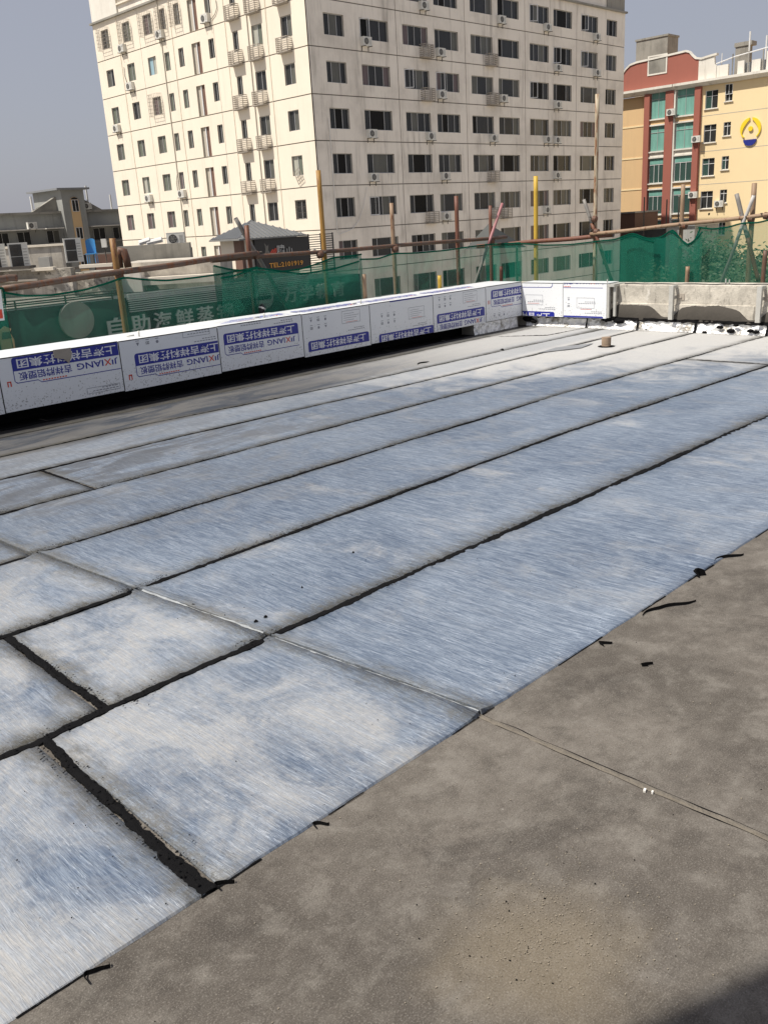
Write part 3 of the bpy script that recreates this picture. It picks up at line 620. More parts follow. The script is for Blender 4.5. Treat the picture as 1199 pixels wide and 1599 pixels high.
def logo(P, x0, yt, L=1.02, row2=True, hb=.121, blue='ink'):
    """the upside-down trade print: image x from x0, top of the blue band at yt"""
    P.round(blue, x0, yt-hb, x0+L, yt, .03, 1, 1, 0, 0)
    P.text('inkw', '上海吉祥科技集团', x0+.045, yt-hb+.018, L-.10, hb-.036, True)
    if row2:
        yb = yt-hb; h2 = .110
        P.text(blue, '吉祥牌铝塑板', x0+.045, yb-h2+.020, L*.47, h2-.036, True)
        P.text(blue, 'JI', x0+L-.115, yb-h2+.030, .062, h2-.050, True); P.text('inkr', 'X', x0+L-.195, yb-h2+.030, .075, h2-.050, True)
        P.text(blue, 'IANG', x0+L*.56, yb-h2+.030, L*.44-.205, h2-.050, True)
        t_ = .007
        P.rect(blue, x0, yb-h2+.02, x0+t_, yb); P.rect(blue, x0+L-t_, yb-h2+.02, x0+L, yb)
        P.add(blue, [(x0, yb-h2+.02), (x0+t_, yb-h2+.02), (x0+.022+t_, yb-h2+t_), (x0+.022, yb-h2)], [(0, 1, 2, 3)])
        P.rect(blue, x0+.022, yb-h2, x0+L*.20, yb-h2+t_); P.add(blue, [(x0+L*.20, yb-h2), (x0+L*.20+.03, yb-h2-.024), (x0+L*.20+.03, yb-h2-.024+t_), (x0+L*.20, yb-h2+t_)], [(0, 1, 2, 3)])
        P.rect(blue, x0+L*.20+.03, yb-h2-.024, x0+L, yb-h2-.024+t_)
        for i in range(9): P.rect('inkr', x0+L*.24+i*.027, yb-h2-.010, x0+L*.24+i*.027+.017, yb-h2-.003+.004)
def icons(P, x0, y, box=True, n=3, rows=2):
    for i in range(n):
        for j in range(rows):
            cx, cy = x0+i*.11, y-j*.085
            P.rect('inkg', cx-.020, cy+.030, cx+.020, cy+.036)
            if (i+j) % 3 == 0: P.add('inkg', [(cx-.018, cy+.016), (cx+.018, cy+.016), (cx, cy-.016)], [(0, 1, 2)])
            elif (i+j) % 3 == 1: P.frame('inkg', cx-.019, cy-.012, cx+.019, cy+.014, .006); P.rect('inkg', cx-.004, cy-.008, cx+.004, cy+.010)
            else: P.add('inkg', [(cx+.016*math.cos(k*PI/4), cy+.016*math.sin(k*PI/4)) for k in range(8)], [tuple(range(8))])
    if box:
        bx = x0+.50-.02
        P.frame('inkg', bx, y-.09, bx+.30, y+.055, .004)
        for j in range(4): P.rect('inkg', bx+.03, y-.055+j*.025, bx+.10+.04*(j % 3)+.1, y-.051+j*.025)
        P.rect('inkr', bx+.06, y-.078, bx+.25, y-.074)
def small_lines(P, x, y):
    for j in range(2):
        for i in range(8-j*3): P.rect('inkg', x+i*.035+j*.1, y+j*.022, x+i*.035+.026+j*.1, y+.008+j*.022)
PC = []
H0 = .555
def d1():
    P = Pr(); logo(P, .125, .475, 1.08); P.rect('inkr', .055, .225, .066, .265); P.rect('inkr', .082, .225, .093, .265); P.rect('inkr', .055, .262, .093, .273)
    P.frame('inkg', .79, .035, 1.14, .09, .004); small_lines(P, .85, .052); return P.l
def d2():
    P = Pr(); logo(P, .145, .340, 1.05); P.rect('inkr', .055, .095, .066, .14); P.rect('inkr', .083, .095, .094, .14); P.rect('inkr', .055, .135, .094, .148)
    icons(P, .2, .425, False, 3, 1); P.frame('inkg', .72, .42, 1.05, .50, .004); small_lines(P, .78, .445); small_lines(P, .85, .36); return P.l
def d3():
    P = Pr(); logo(P, .06, .398, 1.03); small_lines(P, .75, .42); small_lines(P, .3, .45); return P.l
def d4():
    P = Pr(); logo(P, .06, .165, .98, row2=False); icons(P, .13, .39); small_lines(P, .7, .21); return P.l
def d5():
    P = Pr(); logo(P, .13, .100, 1.02, row2=False); icons(P, .2, .31); small_lines(P, .75, .125); P.rect('ink', .35, .467, 1.3, .480); return P.l
def d6():
    P = Pr(); logo(P, .06, .222, 1.0); icons(P, .12, .40); small_lines(P, .7, .25); return P.l
def d7():
    P = Pr(); logo(P, .11, .425, 1.05); icons(P, .18, .065, False, 3, 1); P.rect('inkr', .04, .24, .052, .29); P.rect('inkr', .07, .24, .082, .29); return P.l
def d0():
    P = Pr(); icons(P, .5, .3, False, 3, 2); return P.l
draws = [d0, d1, d2, d3, d4, d5, d6, d7]
for i in range(8):
    x0, x1 = xs[i], xs[i+1]; g_ = .006
    dz_ = [.0, .002, -.003, .003, -.004, .001, -.002, .002][i]
    pn = panel(clad, (x0+g_, YF, 0), EX, x1-x0-2*g_, ztop(x0)+dz_, ztop(x1)+dz_*.4, NY, zb=ZB+dz_*2)
    clipped_print(pn, (x0+g_, YF, ZB), EX, EZ, NY, x1-x0-2*g_, ztop(x0)-ZB, draws[i])
    # print running on over the top fold
    if i in (3, 4, 5, 6):
        def dt(i=i):
            P = Pr(); logo(P, .1, .34, 1.0, blue='ink2'); return P.l
        clipped_print(pn, (x0+g_, YF+.01, ztop(x0)+.0025), EX, EY, EZ, x1-x0-2*g_, .57, dt)
    # dark joint backing strip
    mb = MB(); mb.box((x1-.012, YF+.004, ZB+.004), (x1+.012, YF+.02, ztop(x1)-.01)); mb.build('joint_strip', M['sign'], clad)
mb = MB(); mb.box((1.9, YF+.012, ZB-.0), (XC, YF+.03, ZB+.02)); mb.build('bottom_rail', M['sign'], clad)
for k in range(9):     # brackets that carry the boxing
    x = 2.4+k*.98; mb = MB(); mb.box((x, YF+.03, ZB+.02), (x+.035, 8.269, ZB+.055)); mb.build('bracket', M['iron'], clad)
# far part of the left cladding, out of the frame on the left
for k in range(4):
    x1 = xs[0]-k*1.22; pn = panel(clad, (x1-1.214, YF, 0), EX, 1.208, ztop(x1-1.2), ztop(x1), NY); clipped_print(pn, (x1-1.214, YF, ZB), EX, EZ, NY, 1.2, .56, d3)
# corner and right wall (runs along Y)
YC = 7.995; yR = 6.575; zR = .615
pY = [YF-.002, 7.27, yR]
for i in range(2):
    y0, y1 = pY[i]-.005, pY[i+1]+.003; W_ = y0-y1
    pn = panel(clad2, (XC, y0, 0), Vector((0, -1, 0)), W_, zR+.005, zR, NX_, zb=ZB, topd=.30)
    def e1():
        P = Pr(); P.rect('ink', 0, .40, .50, .408); P.rect('ink', .52, .425, .528, .48); P.add('ink', [(.50, .40), (.528, .428), (.52, .43), (.49, .408)], [(0, 1, 2, 3)])
        P.frame('inkg', .06, .16, .36, .30, .004); small_lines(P, .1, .20); P.rect('inkr', .1, .18, .3, .184)
        P.round('ink', -.5, -.06, .56, .068, .03, 1, 1, 0, 0); P.text('inkw', '上海吉祥', -.02, -.045, .50, .095, True); small_lines(P, .3, .10); return P.l
    def e2():
        P = Pr(); logo(P, -.35, .655, .98); 
        P.frame('inkg', .22, .13, .50, .27, .004); small_lines(P, .25, .19); P.rect('inkr', .28, .115, .45, .12); icons(P, .09, .24, False, 1, 2)
        P.round('ink', .0, -.09, .64, .025, .02, 1, 1, 0, 0); small_lines(P, .35, .06); return P.l
    clipped_print(pn, (XC, y0, ZB), Vector((0, -1, 0)), EZ, NX_, W_, zR-ZB, (e1, e2)[i])
mb = MB(); mb.box((XC+.003, pY[1]-.012, ZB+.004), (XC+.014, pY[1]+.012, zR-.01)); mb.build('joint_strip', M['sign'], clad2)
mb = MB(); mb.box((XC+.002, yR-.035, ZB+.01), (XC+.035, yR-.001, zR-.01)); mb.box((XC+.04, yR-.11, ZB+.03), (XC+.075, yR-.076, zR-.045)); mb.box((XC+.0, yR-.11, zR-.045), (XC+.30, yR-.004, zR-.012)); mb.build('end_frame', M['steel'], clad2)
# concrete wall, mortar skirt, foil flashing
XW = 10.985
mb = MB(); nseg = 60
conc = empty('concrete_parapet', (XW, 4, 0), 'sunlit bare concrete parapet with a dark fresh mortar skirt, right side', 'parapet')
mb = MB(); yy = [8.3-.07*i for i in range(0, 150)]
for y in yy:
    t_ = .592+.004*noise.noise(Vector((y*3, 0, 0)))
    mb.v += [Vector((XW+.004*noise.noise(Vector((y*4, z*5, 2))), y, z)) for z in (0, .12, .24, .345, .352, .45, t_-.01)] + [Vector((XW+.012, y, t_)), Vector((XW+.20, y, t_+.012)), Vector((XW+.20, y, -.3))]
for i in range(len(yy)-1):
    for j in range(9): mb.f.append((i*10+j, i*10+j+1, i*10+j+11, i*10+j+10)); mb.mi.append(0)
for i in range(len(yy)):          # ledge where the old lift of concrete ends
    for j in (0, 1, 2, 3): mb.v[i*10+j].x -= .014
mb.build('wall', M['rawconc'], conc, fix=True)
mb = MB(); ny = 260; zs_ = []
for i in range(ny+1):
    y = 6.62 - 4.6*i/ny; ph = 5.62, 4.28, 2.95
    top = .335
    for c in (6.62, 5.655, 4.53, 3.3):       # mortar dips around each bracket fixing
        top -= .17*math.exp(-((y-(c+.10))/.16)**2) - .0
    top = max(top, .185) + .022*noise.noise(Vector((y*5, 0, 4))) + .010*noise.noise(Vector((y*23, 0, 4)))
    bot = .125 + .015*noise.noise(Vector((y*9, 3, 0)))
    for z, dx in ((bot-.02, -.028), (bot+.02, -.040), ((bot+top)/2, -.034), (top-.01, -.026), (top, -.012)): mb.v.append(Vector((XW+dx+.006*noise.noise(Vector((y*11, z*11, 0))), y, z)))
for i in range(ny):
    for j in range(4): mb.f.append((i*5+j, i*5+j+1, i*5+j+6, i*5+j+5)); mb.mi.append(0)
mb.build('mortar_skirt', M['mortar'], conc, smooth=True)
def lumpy(x0, fn_top, fn_bot, y0, y1, mat, name, amp=.012, n=300, fr=9, rows=7, out=.05, parent=conc, axis='y'):
    mb = MB()
    for i in range(n+1):
        s_ = y0+(y1-y0)*i/n
        for j in range(rows+1):
            v = j/rows; z = fn_bot(s_)*(1-v)+fn_top(s_)*v
            d = out*(1-v)**2 + amp*noise.noise(Vector((s_*fr, z*fr*1.2, 1)))*(1+ .6*noise.noise(Vector((s_*fr*3, z*30, 1)))); 
            mb.v.append(Vector((x0-d, s_, z)) if axis == 'y' else Vector((s_, x0-d, z)))
    R_ = rows+1
    for i in range(n):
        for j in range(rows): mb.f.append((i*R_+j, i*R_+j+1, (i+1)*R_+j+1, (i+1)*R_+j)); mb.mi.append(0)
    return mb.build(name, mat, parent)
lumpy(XW-.035, lambda s_: .132+.010*noise.noise(Vector((s_*6, 1, 0))), lambda s_: .004, 7.95, 2.0, M['crumple'], 'foil_flashing', .020, 420, 7, 8, .035)
lumpy(XW-.046, lambda s_: .165+.012*noise.noise(Vector((s_*8, 1, 0))), lambda s_: .128+.028*noise.noise(Vector((s_*13, 2, 0))), 7.95, 2.0, M['bitumen'], 'bitumen_band', .018, 420, 14, 4, .006)
lumpy(7.985, lambda s_: ZB-.004, lambda s_: .004, 9.76, 10.75, M['crumple'], 'foil_flashing', .012, 120, 8, 6, .02, clad, 'x')
mb = MB(); mb.box((9.76, 8.0, 0), (10.8, 8.2, ZB-.003)); mb.build('upstand_block', M['concrete_old'], clad)
for k, (y0, wd, h) in enumerate([(6.14, .030, .15), (5.33, .035, .15), (4.42, .04, .16), (6.92, .03, .13), (3.5, .04, .15)]):    # vertical tails of the seams
    mb = MB(); n_ = 14
    for i in range(n_+1):
        z = .004+h*i/n_; x = XW-.088 + .05*(i/n_)**.6 - .012; ww = wd*(.7+.5*noise.noise(Vector((z*30, y0, 0))))
        mb.v += [Vector((x, y0-ww*.6, z)), Vector((x-.01, y0, z)), Vector((x, y0+ww*.6, z))]
    for i in range(n_):
        for j in range(2): mb.f.append((i*3+j, i*3+j+1, i*3+j+4, i*3+j+3)); mb.mi.append(0)
    mb.build('bitumen_seam', M['bitumen'], conc)
for k, (y0, z0, r_) in enumerate([(6.42, .12, .09), (6.60, .14, .09), (5.0, .09, .05), (4.86, .05, .06), (4.80, .12, .04), (5.2, .02, .035), (4.55, .05, .05), (4.62, .06, .05), (7.90, .10, .10), (7.80, .07, .07)]):
    mb = MB(); n_ = 13; c = Vector((XW-.105, y0, z0))
    ring = [c + Vector((.03, math.cos(2*PI*q/n_)*r_*(1+.5*noise.noise(Vector((q*1.1, y0, 0)))), math.sin(2*PI*q/n_)*r_*.45*(1+.5*noise.noise(Vector((q*1.1, y0, 5)))))) for q in range(n_)]
    mb.add(ring+[c], [(q, (q+1) % n_, n_) for q in range(n_)]); mb.build('bitumen_daub', M['bitumen'], conc)
# steel angle brackets standing off the concrete
for k, (y0, big) in enumerate([(5.655, 1), (4.53, 1), (3.3, 1), (2.1, 1)]):
    r_ = empty('steel_bracket', (XW, y0, .2), ['white steel angle bracket on the bare concrete nearest the clad panels', 'white steel angle bracket on the bare concrete near the right border', 'steel angle bracket on the concrete parapet beyond the right border', 'last steel angle bracket on the concrete parapet, outside the frame'][k], 'bracket', 'angle brackets on the concrete parapet')
    mb = MB(); x = XW-.115; mb.box((x, y0-.028, .165), (x+.005, y0+.028, .585)); mb.box((x+.005, y0-.028, .165), (x+.045, y0-.023, .585)); mb.build('upright', M['steel'], r_)
    mb = MB(); mb.box((x+.005, y0-.028, .585), (XW+.2, y0+.01, .590)); mb.box((x+.005, y0-.033, .555), (XW+.2, y0-.0285, .590)); mb.build('top_arm', M['steel'], r_)
    for z in (.225, .42):
        mb = MB(); mb.box((x+.045, y0-.022, z), (XW-.005, y0-.017, z+.04)); mb.build('stand_off', M['steel'], r_)
        mb = MB(); mb.box((XW-.008, y0-.13, z-.02), (XW-.0005+.012, y0-.03, z+.06)); mb.tube([Vector((XW-.02, y0-.08, z+.02)), Vector((XW-.008, y0-.08, z+.02))], .014, 8); mb.build('fixing_plate', M['cage'], r_)
mb = MB(); mb.tube([(XW+.03, 6.4-.09*i, .600+.004*math.sin(i*1.3)) for i in range(56)], .006, 6); mb.build('cable', M['sign'], None, label='thin black cable along the top of the bare concrete parapet', cat='cable')
# bolts and loops on the cladding top
for k, (px, py, lab) in enumerate([(221, 519, 'small bright bolt on the cladding top in front of the seafood sign'), (417, 494, 'small bright bolt on the cladding top left of the middle'), (568, 474, 'small bright bolt at the foot of the rusty stub pipe')]):
    x = on_y(px, py, 8.05); mb = MB(); mb.tube([Vector((x.x, 8.1, ztop(x.x)-.005)), Vector((x.x, 8.1, ztop(x.x)+.055))], .009, 8)
    mb.tube([Vector((x.x-.02, 8.16, ztop(x.x)+.012)), Vector((x.x-.10, 8.16, ztop(x.x)+.012))], .007, 6); mb.build('bolt', M['steel'], None, label=lab, cat='bolt', smooth=True)
for k, y in enumerate((5.02, 4.975)):
    mb = MB(); mb.tube([Vector((XW+.05, y, .58)), Vector((XW+.05, y, .665-k*.01))], .009, 8); mb.build('bolt', M['steel'], None, label='left of the paired bolts on the concrete parapet top' if k == 0 else 'right of the paired bolts on the concrete parapet top', cat='bolt')
mb = MB(); mb.tube([Vector((XC+.05, 6.60, zR)), Vector((XC+.05, 6.60, zR+.05))], .008, 8); mb.build('bolt', M['steel'], None, label='small bolt at the end of the clad parapet right of the corner', cat='bolt')
# torn scrap of film hanging over the first panel
p = on_y(99, 551, YF-.015); mb = MB()
mb.prism([(p.x-.09, YF-.010, .642), (p.x+.08, YF-.010, .640), (p.x+.085, YF-.013, .585), (p.x+.06, YF-.02, .54), (p.x+.04, YF-.016, .50), (p.x+.0, YF-.02, .545), (p.x-.09, YF-.012, .57)], (0, -.003, 0)); mb.build('film_scrap', M['cage'], None, fix=True, label='torn grey-brown scrap stuck over the blue print of the first panel', cat='scrap')

# ================================================================== SCAFFOLD
YS, XS = 8.95, 11.72
SB = -1.2
def pole(name, p0, p1, mat, r=.026, label=None, group='scaffold pipes', mats=None, split=None, nodes=False, col='clamp'):
    """a pipe: hollow end, weathered; optional second colour for the upper part"""
    p0, p1 = Vector(p0), Vector(p1); n = 14; L = (p1-p0)
    rr = lambda i: r*(1+.012*noise.noise(Vector((i*.7, p0.x*3, p0.y))))
    bend = L.orthogonal().normalized()*.006
    pts = [p0+L*(i/n)+bend*math.sin(i*.9+p0.x) for i in range(n+1)]
    e = empty(name, p0, label, 'pipe', group)
    if split is None:
        mb = MB(); mb.tube(pts, [rr(i) for i in range(n+1)], 12)
        mb.build('tube', mat, e, smooth=False)
    else:
        k = int(n*split); mb = MB(); mb.tube(pts[:k+1], [rr(i) for i in range(k+1)], 12); mb.build('lower_tube', mat, e)
        mb = MB(); mb.tube(pts[k:], [rr(i) for i in range(k, n+1)], 12, cap=True); mb.build('upper_tube', mats, e)
    mb = MB(); d = L.normalized(); mb.tube([p1-d*.002, p1+d*.0015], r*.78, 12); mb.build('bore', M['sign'], e)
    for c in e.children:
        if c.name.split('.')[0] != 'bore': c.data.polygons.foreach_set('use_smooth', [len(pl.vertices) == 4 for pl in c.data.polygons])
    return e
def PY(px, py, y=YS): return on_y(px, py, y)
def PX(px, py, x=XS): return on_x(px, py, x)
def post(px, py, plane, mat, r=.026, lab='', zb=SB, **k):
    t_ = (PY if plane == 'y' else PX)(px, py); return pole('scaffold_post', (t_.x, t_.y, zb), t_, mat, r, lab, **k)
M['p_orange'] = mk_pole('orange_brown_pipe', (.20, .10, .03), (.29, .16, .05), amt=.45)
post(176, 372, 'y', M['p_orange'], .034, 'orange-brown upright post left of the seafood sign lettering')
post(385, 352, 'y', M['p_red'], .028, 'short dark red-brown upright post in front of the hip-roofed hut')
post(497, 266, 'y', M['p_ochre'], .030, 'tall ochre-yellow post in front of the corner of the tower')
post(611, 317, 'y', M['p_tan'], .028, 'tan flaking post below the second window column of the shaded tower side')
post(712, 306, 'y', M['p_red'], .030, 'rusty red upright post left of the crossed poles')
post(765, 321, 'y', M['p_red'], .026, 'shorter red-brown post directly beside the pink leaning pole')
post(836, 275, 'x', M['p_yellow'], .033, 'bright yellow upright post in front of the tower')
post(932, 147, 'x', M['p_flake'], .030, 'tallest post, flaked cream and rust, near the right end of the tower')
post(1066, 288, 'x', M['p_tan'], .028, 'tan upright post in front of the red and green glazed bays')
post(1177, 286, 'x', M['p_tan'], .032, 'tall brown leaning post nearest the right border')
def lean(a, b, plane, off, mat, r, lab, **k):
    f = (lambda px, py: on_y(px, py, YS+off)) if plane == 'y' else (lambda px, py: on_x(px, py, XS+off))
    return pole('leaning_pole', f(*a), f(*b), mat, r, lab, **k)
lean((460, 500), (368, 341), 'y', .07, M['p_grey'], .026, 'grey pole leaning left across the dark red-brown post by the hut')
lean((732, 470), (784, 318), 'y', -.06, M['p_grey'], .022, 'leaning pole with a pink top and white band beside the short red-brown post', split=.62, mats=M['p_pink'])
lean((955, 440), (911, 312), 'x', -.06, M['p_red'], .024, 'short pole with grey tip leaning against the tallest post', split=.72, mats=M['p_grey'])
lean((1184, 440), (1149, 303), 'x', -.07, M['p_red'], .027, 'grey-topped pole leaning left in the crossed pair at the right', split=.55, mats=M['p_grey'])
lean((1118, 462), (1176, 305), 'x', -.09, M['p_grey'], .022, 'white and red pole leaning right in the crossed pair at the right', split=.62, mats=M['p_white'])
# stub pipes just behind the cladding
for px, pt, plane, mat, lab in ((568, 428, 'y', 'p_tan', 'short rusty stub pipe behind the cladding, left of the yellow stub'), (686, 430, 'y', 'p_yellow', 'short yellow stub pipe behind the cladding'), (782, 416, 'x', 'p_red', 'short red stub pipe behind the corner of the cladding'), (1073, 416, 'x', 'p_tan', 'short tan stub pipe behind the bare concrete parapet'), (1194, 391, 'x', 'p_brown', 'rusty stub pipe at the right border')):
    p = on_y(px, pt, 8.62) if plane == 'y' else on_x(px, pt, 11.4)
    pole('stub_pipe', (p.x, p.y, -.1), p, M[mat], .027, lab, 'stub pipes behind the parapet')
# rails
R1a, R1b = PY(0, 451, YS-.07), PY(778, 371, YS-.07)
def along(a, b, t_): return a+(b-a)*t_
pole('scaffold_rail', PY(3, 451, YS-.07), PY(400, 395, YS-.07), M['p_brown'], .032, 'long dark brown rail above the seafood sign', 'scaffold rails')
pole('scaffold_rail', PY(330, 407, YS-.02), PY(790, 370, YS-.02), M['p_brown'], .027, 'rust brown rail across the middle from the hut to the pink pole', 'scaffold rails')
pole('scaffold_rail', PY(-40, 438, YS-.16), PY(27, 434, YS-.16), M['p_brown'], .034, 'dark stub of rail entering at the left border', 'scaffold rails')
pole('scaffold_rail', PX(745, 385, XS-.05), PX(957, 367, XS-.05), M['p_red'], .032, 'dark red rail from the corner to the tallest post', 'scaffold rails')
pole('scaffold_rail', PX(921, 366, XS-.08), PX(1240, 331, XS-.08), M['p_tan'], .026, 'ochre rail running out to the right border', 'scaffold rails')
# clamps
for k, (px, py, pl) in enumerate([(187, 430, 'y'), (400, 398, 'y'), (617, 389, 'y'), (767, 378, 'y'), (931, 362, 'x'), (928, 342, 'x'), (1068, 353, 'x'), (1172, 342, 'x'), (1196, 337, 'x'), (500, 398, 'y')]):
    q = PY(px, py, YS-.05) if pl == 'y' else PX(px, py, XS-.06)
    lab = ['on the orange-brown post', 'by the hut, at the overlap of rails', 'on the tan post', 'at the foot of the pink pole', 'at the foot of the tallest post', 'a little up the tallest post', 'on the tan post before the glazed bays', 'on the tall brown post at the right', 'on the rail at the right border', 'on the ochre-yellow post by the tower corner'][k]
    e = empty('pipe_clamp', q, 'rusty pipe clamp '+lab, 'clamp', 'pipe clamps')
    dv = EX if pl == 'y' else EY; nv = EY if pl == 'y' else EX
    mb = MB(); mb.tube([q-EZ*.028, q-EZ*.01, q+EZ*.01, q+EZ*.028], [.038, .046, .046, .038], 12); mb.build('collar', M['clamp'], e)
    mb = MB(); mb.tube([q-dv*.026-EZ*.005, q+dv*.026+EZ*.004], .044, 12); mb.build('jaw', M['clamp'], e)
    mb = MB(); mb.tube([q+nv*-.02+dv*.045+EZ*.03, q+nv*-.065+dv*.045+EZ*.03], .008, 6); mb.build('bolt', M['iron'], e)
# safety nets, hung between posts with sagging hems
def net(pts, plane, off, mat, lab, seed, zb=.05, tuck=.0):
    off = -.13-off*.6
    f = (lambda px, py: on_y(px, py, YS+off)) if plane == 'y' else (lambda px, py: on_x(px, py, XS+off))
    P = [f(*p) for p in pts]; NR = 26; nv = EY if plane == 'y' else EX
    D = [];
    for a, b in zip(P, P[1:]):
        n = max(3, int((b-a).length/.05))
        for i in range(n): D.append(a+(b-a)*(i/n))
    D.append(P[-1]); D = [D[0]] + [(D[i-1]+D[i]*2+D[i+1])/4 for i in range(1, len(D)-1)] + [D[-1]]
    e = empty('safety_net', D[0], lab, 'netting', 'green scaffold nets')
    mb = MB()
    for d in D:
        s_ = d.x+d.y*1.3
        for j in range(NR+1):
            v = j/NR; z = d.z*(1-v)+zb*v
            w_ = .035*noise.noise(Vector((s_*2.3+v*1.2, v*1.5, seed))) + .022*noise.noise(Vector((s_*8+v*3, v*2, seed))) * (1-.3*v)
            mb.v.append(Vector((d.x, d.y, z)) + nv*(w_+.02*math.sin(v*3)))
    for i in range(len(D)-1):
        for j in range(NR): mb.f.append((i*(NR+1)+j, i*(NR+1)+j+1, (i+1)*(NR+1)+j+1, (i+1)*(NR+1)+j)); mb.mi.append(0)
    mb.build('net_sheet', mat, e, smooth=True)
    mb = MB(); mb.tube([mb2+nv*-.003+EZ*.0 for mb2 in (e_ for e_ in [Vector(v) for v in D])], .011, 5); mb.build('hem', M['nethem'], e)
    return e
net([(8, 457), (40, 462), (80, 461), (130, 453), (165, 443), (193, 433), (230, 437), (260, 438), (300, 434), (345, 428), (402, 417)], 'y', .02, M['net'], 'green net in front of the white seafood lettering', 1)
net([(334, 415), (360, 421), (395, 424), (430, 425), (470, 420), (500, 410), (520, 402), (545, 400), (564, 397)], 'y', .05, M['net2'], 'darker doubled green net below the black telephone sign', 2)
net([(562, 405), (590, 404), (614, 396), (650, 395), (695, 391), (735, 385), (770, 381)], 'y', .03, M['net'], 'pale green net over the lower tower windows left of the pink pole', 3)
net([(345, 434), (365, 431), (400, 418), (470, 428), (520, 420), (560, 408)], 'y', .25, M['net'], 'second green layer hanging behind the doubled net', 8)
net([(-60, 452), (-20, 455), (6, 447), (9, 475)], 'y', -.03, M['net2'], 'narrow strip of dark green net at the left border', 9)
net([(757, 382), (775, 381), (800, 380), (812, 379)], 'x', .03, M['net2'], 'narrow bright green doubled strip of net at the corner', 4)
net([(806, 380), (850, 383), (890, 382), (932, 377)], 'x', .05, M['net'], 'pale green net behind the bright yellow post', 5)
net([(930, 377), (960, 374), (987, 364), (1010, 373), (1032, 371), (1050, 357), (1062, 374), (1076, 384), (1086, 373), (1093, 355)], 'x', .04, M['net2'], 'dark scalloped green net between the tallest post and the tan post', 6)
net([(968, 374), (987, 367), (1005, 374), (1020, 378)], 'x', .20, M['net'], 'short fold of green net hanging between the tallest post and the tan post', 11)
net([(1046, 362), (1056, 366), (1072, 384), (1088, 372), (1096, 362)], 'x', .22, M['net'], 'gathered fold of green net just right of the tan post', 12)
net([(1090, 355), (1112, 358), (1136, 355), (1156, 349), (1168, 348), (1182, 348), (1210, 341), (1260, 338)], 'x', .03, M['net'], 'pale green net in front of the yellow building at the right', 7)
# small notice board at the left border
p = on_y(-6, 478, YS-.1); e = empty('notice_board', p, 'white notice board with a red block cut by the left border', 'sign')
q0, q1, q2, q3 = on_y(-14, 452, YS-.12), on_y(2, 452, YS-.12), on_y(8, 500, YS-.12), on_y(-14, 503, YS-.12)
mb = MB(); mb.prism([q3, q2, q1, q0], (0, .01, 0)); mb.build('board', M['whitealu'], e, fix=True)
q0, q1, q2, q3 = [on_y(x, y, YS-.1215) for x, y in ((-12, 484), (3.5, 483), (5.5, 497), (-12, 499))]
mb = MB(); mb.prism([q3, q2, q1, q0], (0, -.001, 0)); mb.build('red_block', M['inkr'], e, fix=True)
# ball-topped dark knob on the net by the bolt
p = on_y(411, 482, 8.7); e = empty('hanging_reel', p, 'small dark striped reel behind the cladding below the school sign', 'reel')
mb = MB(); mb.tube([p-EX*.035-EZ*.05, p-EX*.01+EZ*.02, p+EX*.0+EZ*.05], [.03, .045, .02], 10); mb.build('drum', M['sign'], e)
mb = MB(); mb.tube([p-EX*.022-EZ*.005, p-EX*.012+EZ*.012], .047, 10); mb.build('stripe', M['signwhite'], e)

# ================================================================== THE TOWER
XT, YT, XT2, YT2, TZ0 = 45.3, 50.87, 86.4, 78.9, -20.0
LV = [1.12+3.01*k for k in range(-7, 7)]
tower = empty('apartment_tower', (XT, YT, -20), 'tall cream apartment tower with a sunlit left side and a shaded window-filled right side', 'building')
def cells(mb, o, ux, nrm, us, zs, holes, depth):
    """face of a wall panel with rectangular holes (u0,u1,z0,z1) that have reveals"""
    U = sorted(set([us[0], us[1]]+[h[0] for h in holes]+[h[1] for h in holes])); Z = sorted(set([zs[0], zs[1]]+[h[2] for h in holes]+[h[3] for h in holes]))
    P = lambda u, z, d=0: o+ux*u+EZ*z-nrm*d
    for a, b in zip(U, U[1:]):
        for c, d in zip(Z, Z[1:]):
            mu, mz = (a+b)/2, (c+d)/2
            if any(h[0] < mu < h[1] and h[2] < mz < h[3] for h in holes): continue
            mb.add([P(a, c), P(b, c), P(b, d), P(a, d)], [(0, 1, 2, 3)], 0)
    for a, b, c, d in holes:
        for q in ([(a, c), (a, d)], [(a, d), (b, d)], [(b, d), (b, c)], [(b, c), (a, c)]):
            mb.add([P(*q[0]), P(*q[1]), P(*q[1], depth), P(*q[0], depth)], [(0, 1, 2, 3)], 1)
    a, b = us; c, d = zs
    for q in ([(a, c), (a, d)], [(a, d), (b, d)], [(b, d), (b, c)], [(b, c), (a, c)]):
        mb.add([P(*q[0]), P(*q[1]), P(*q[1], .05), P(*q[0], .05)], [(0, 1, 2, 3)], 0)
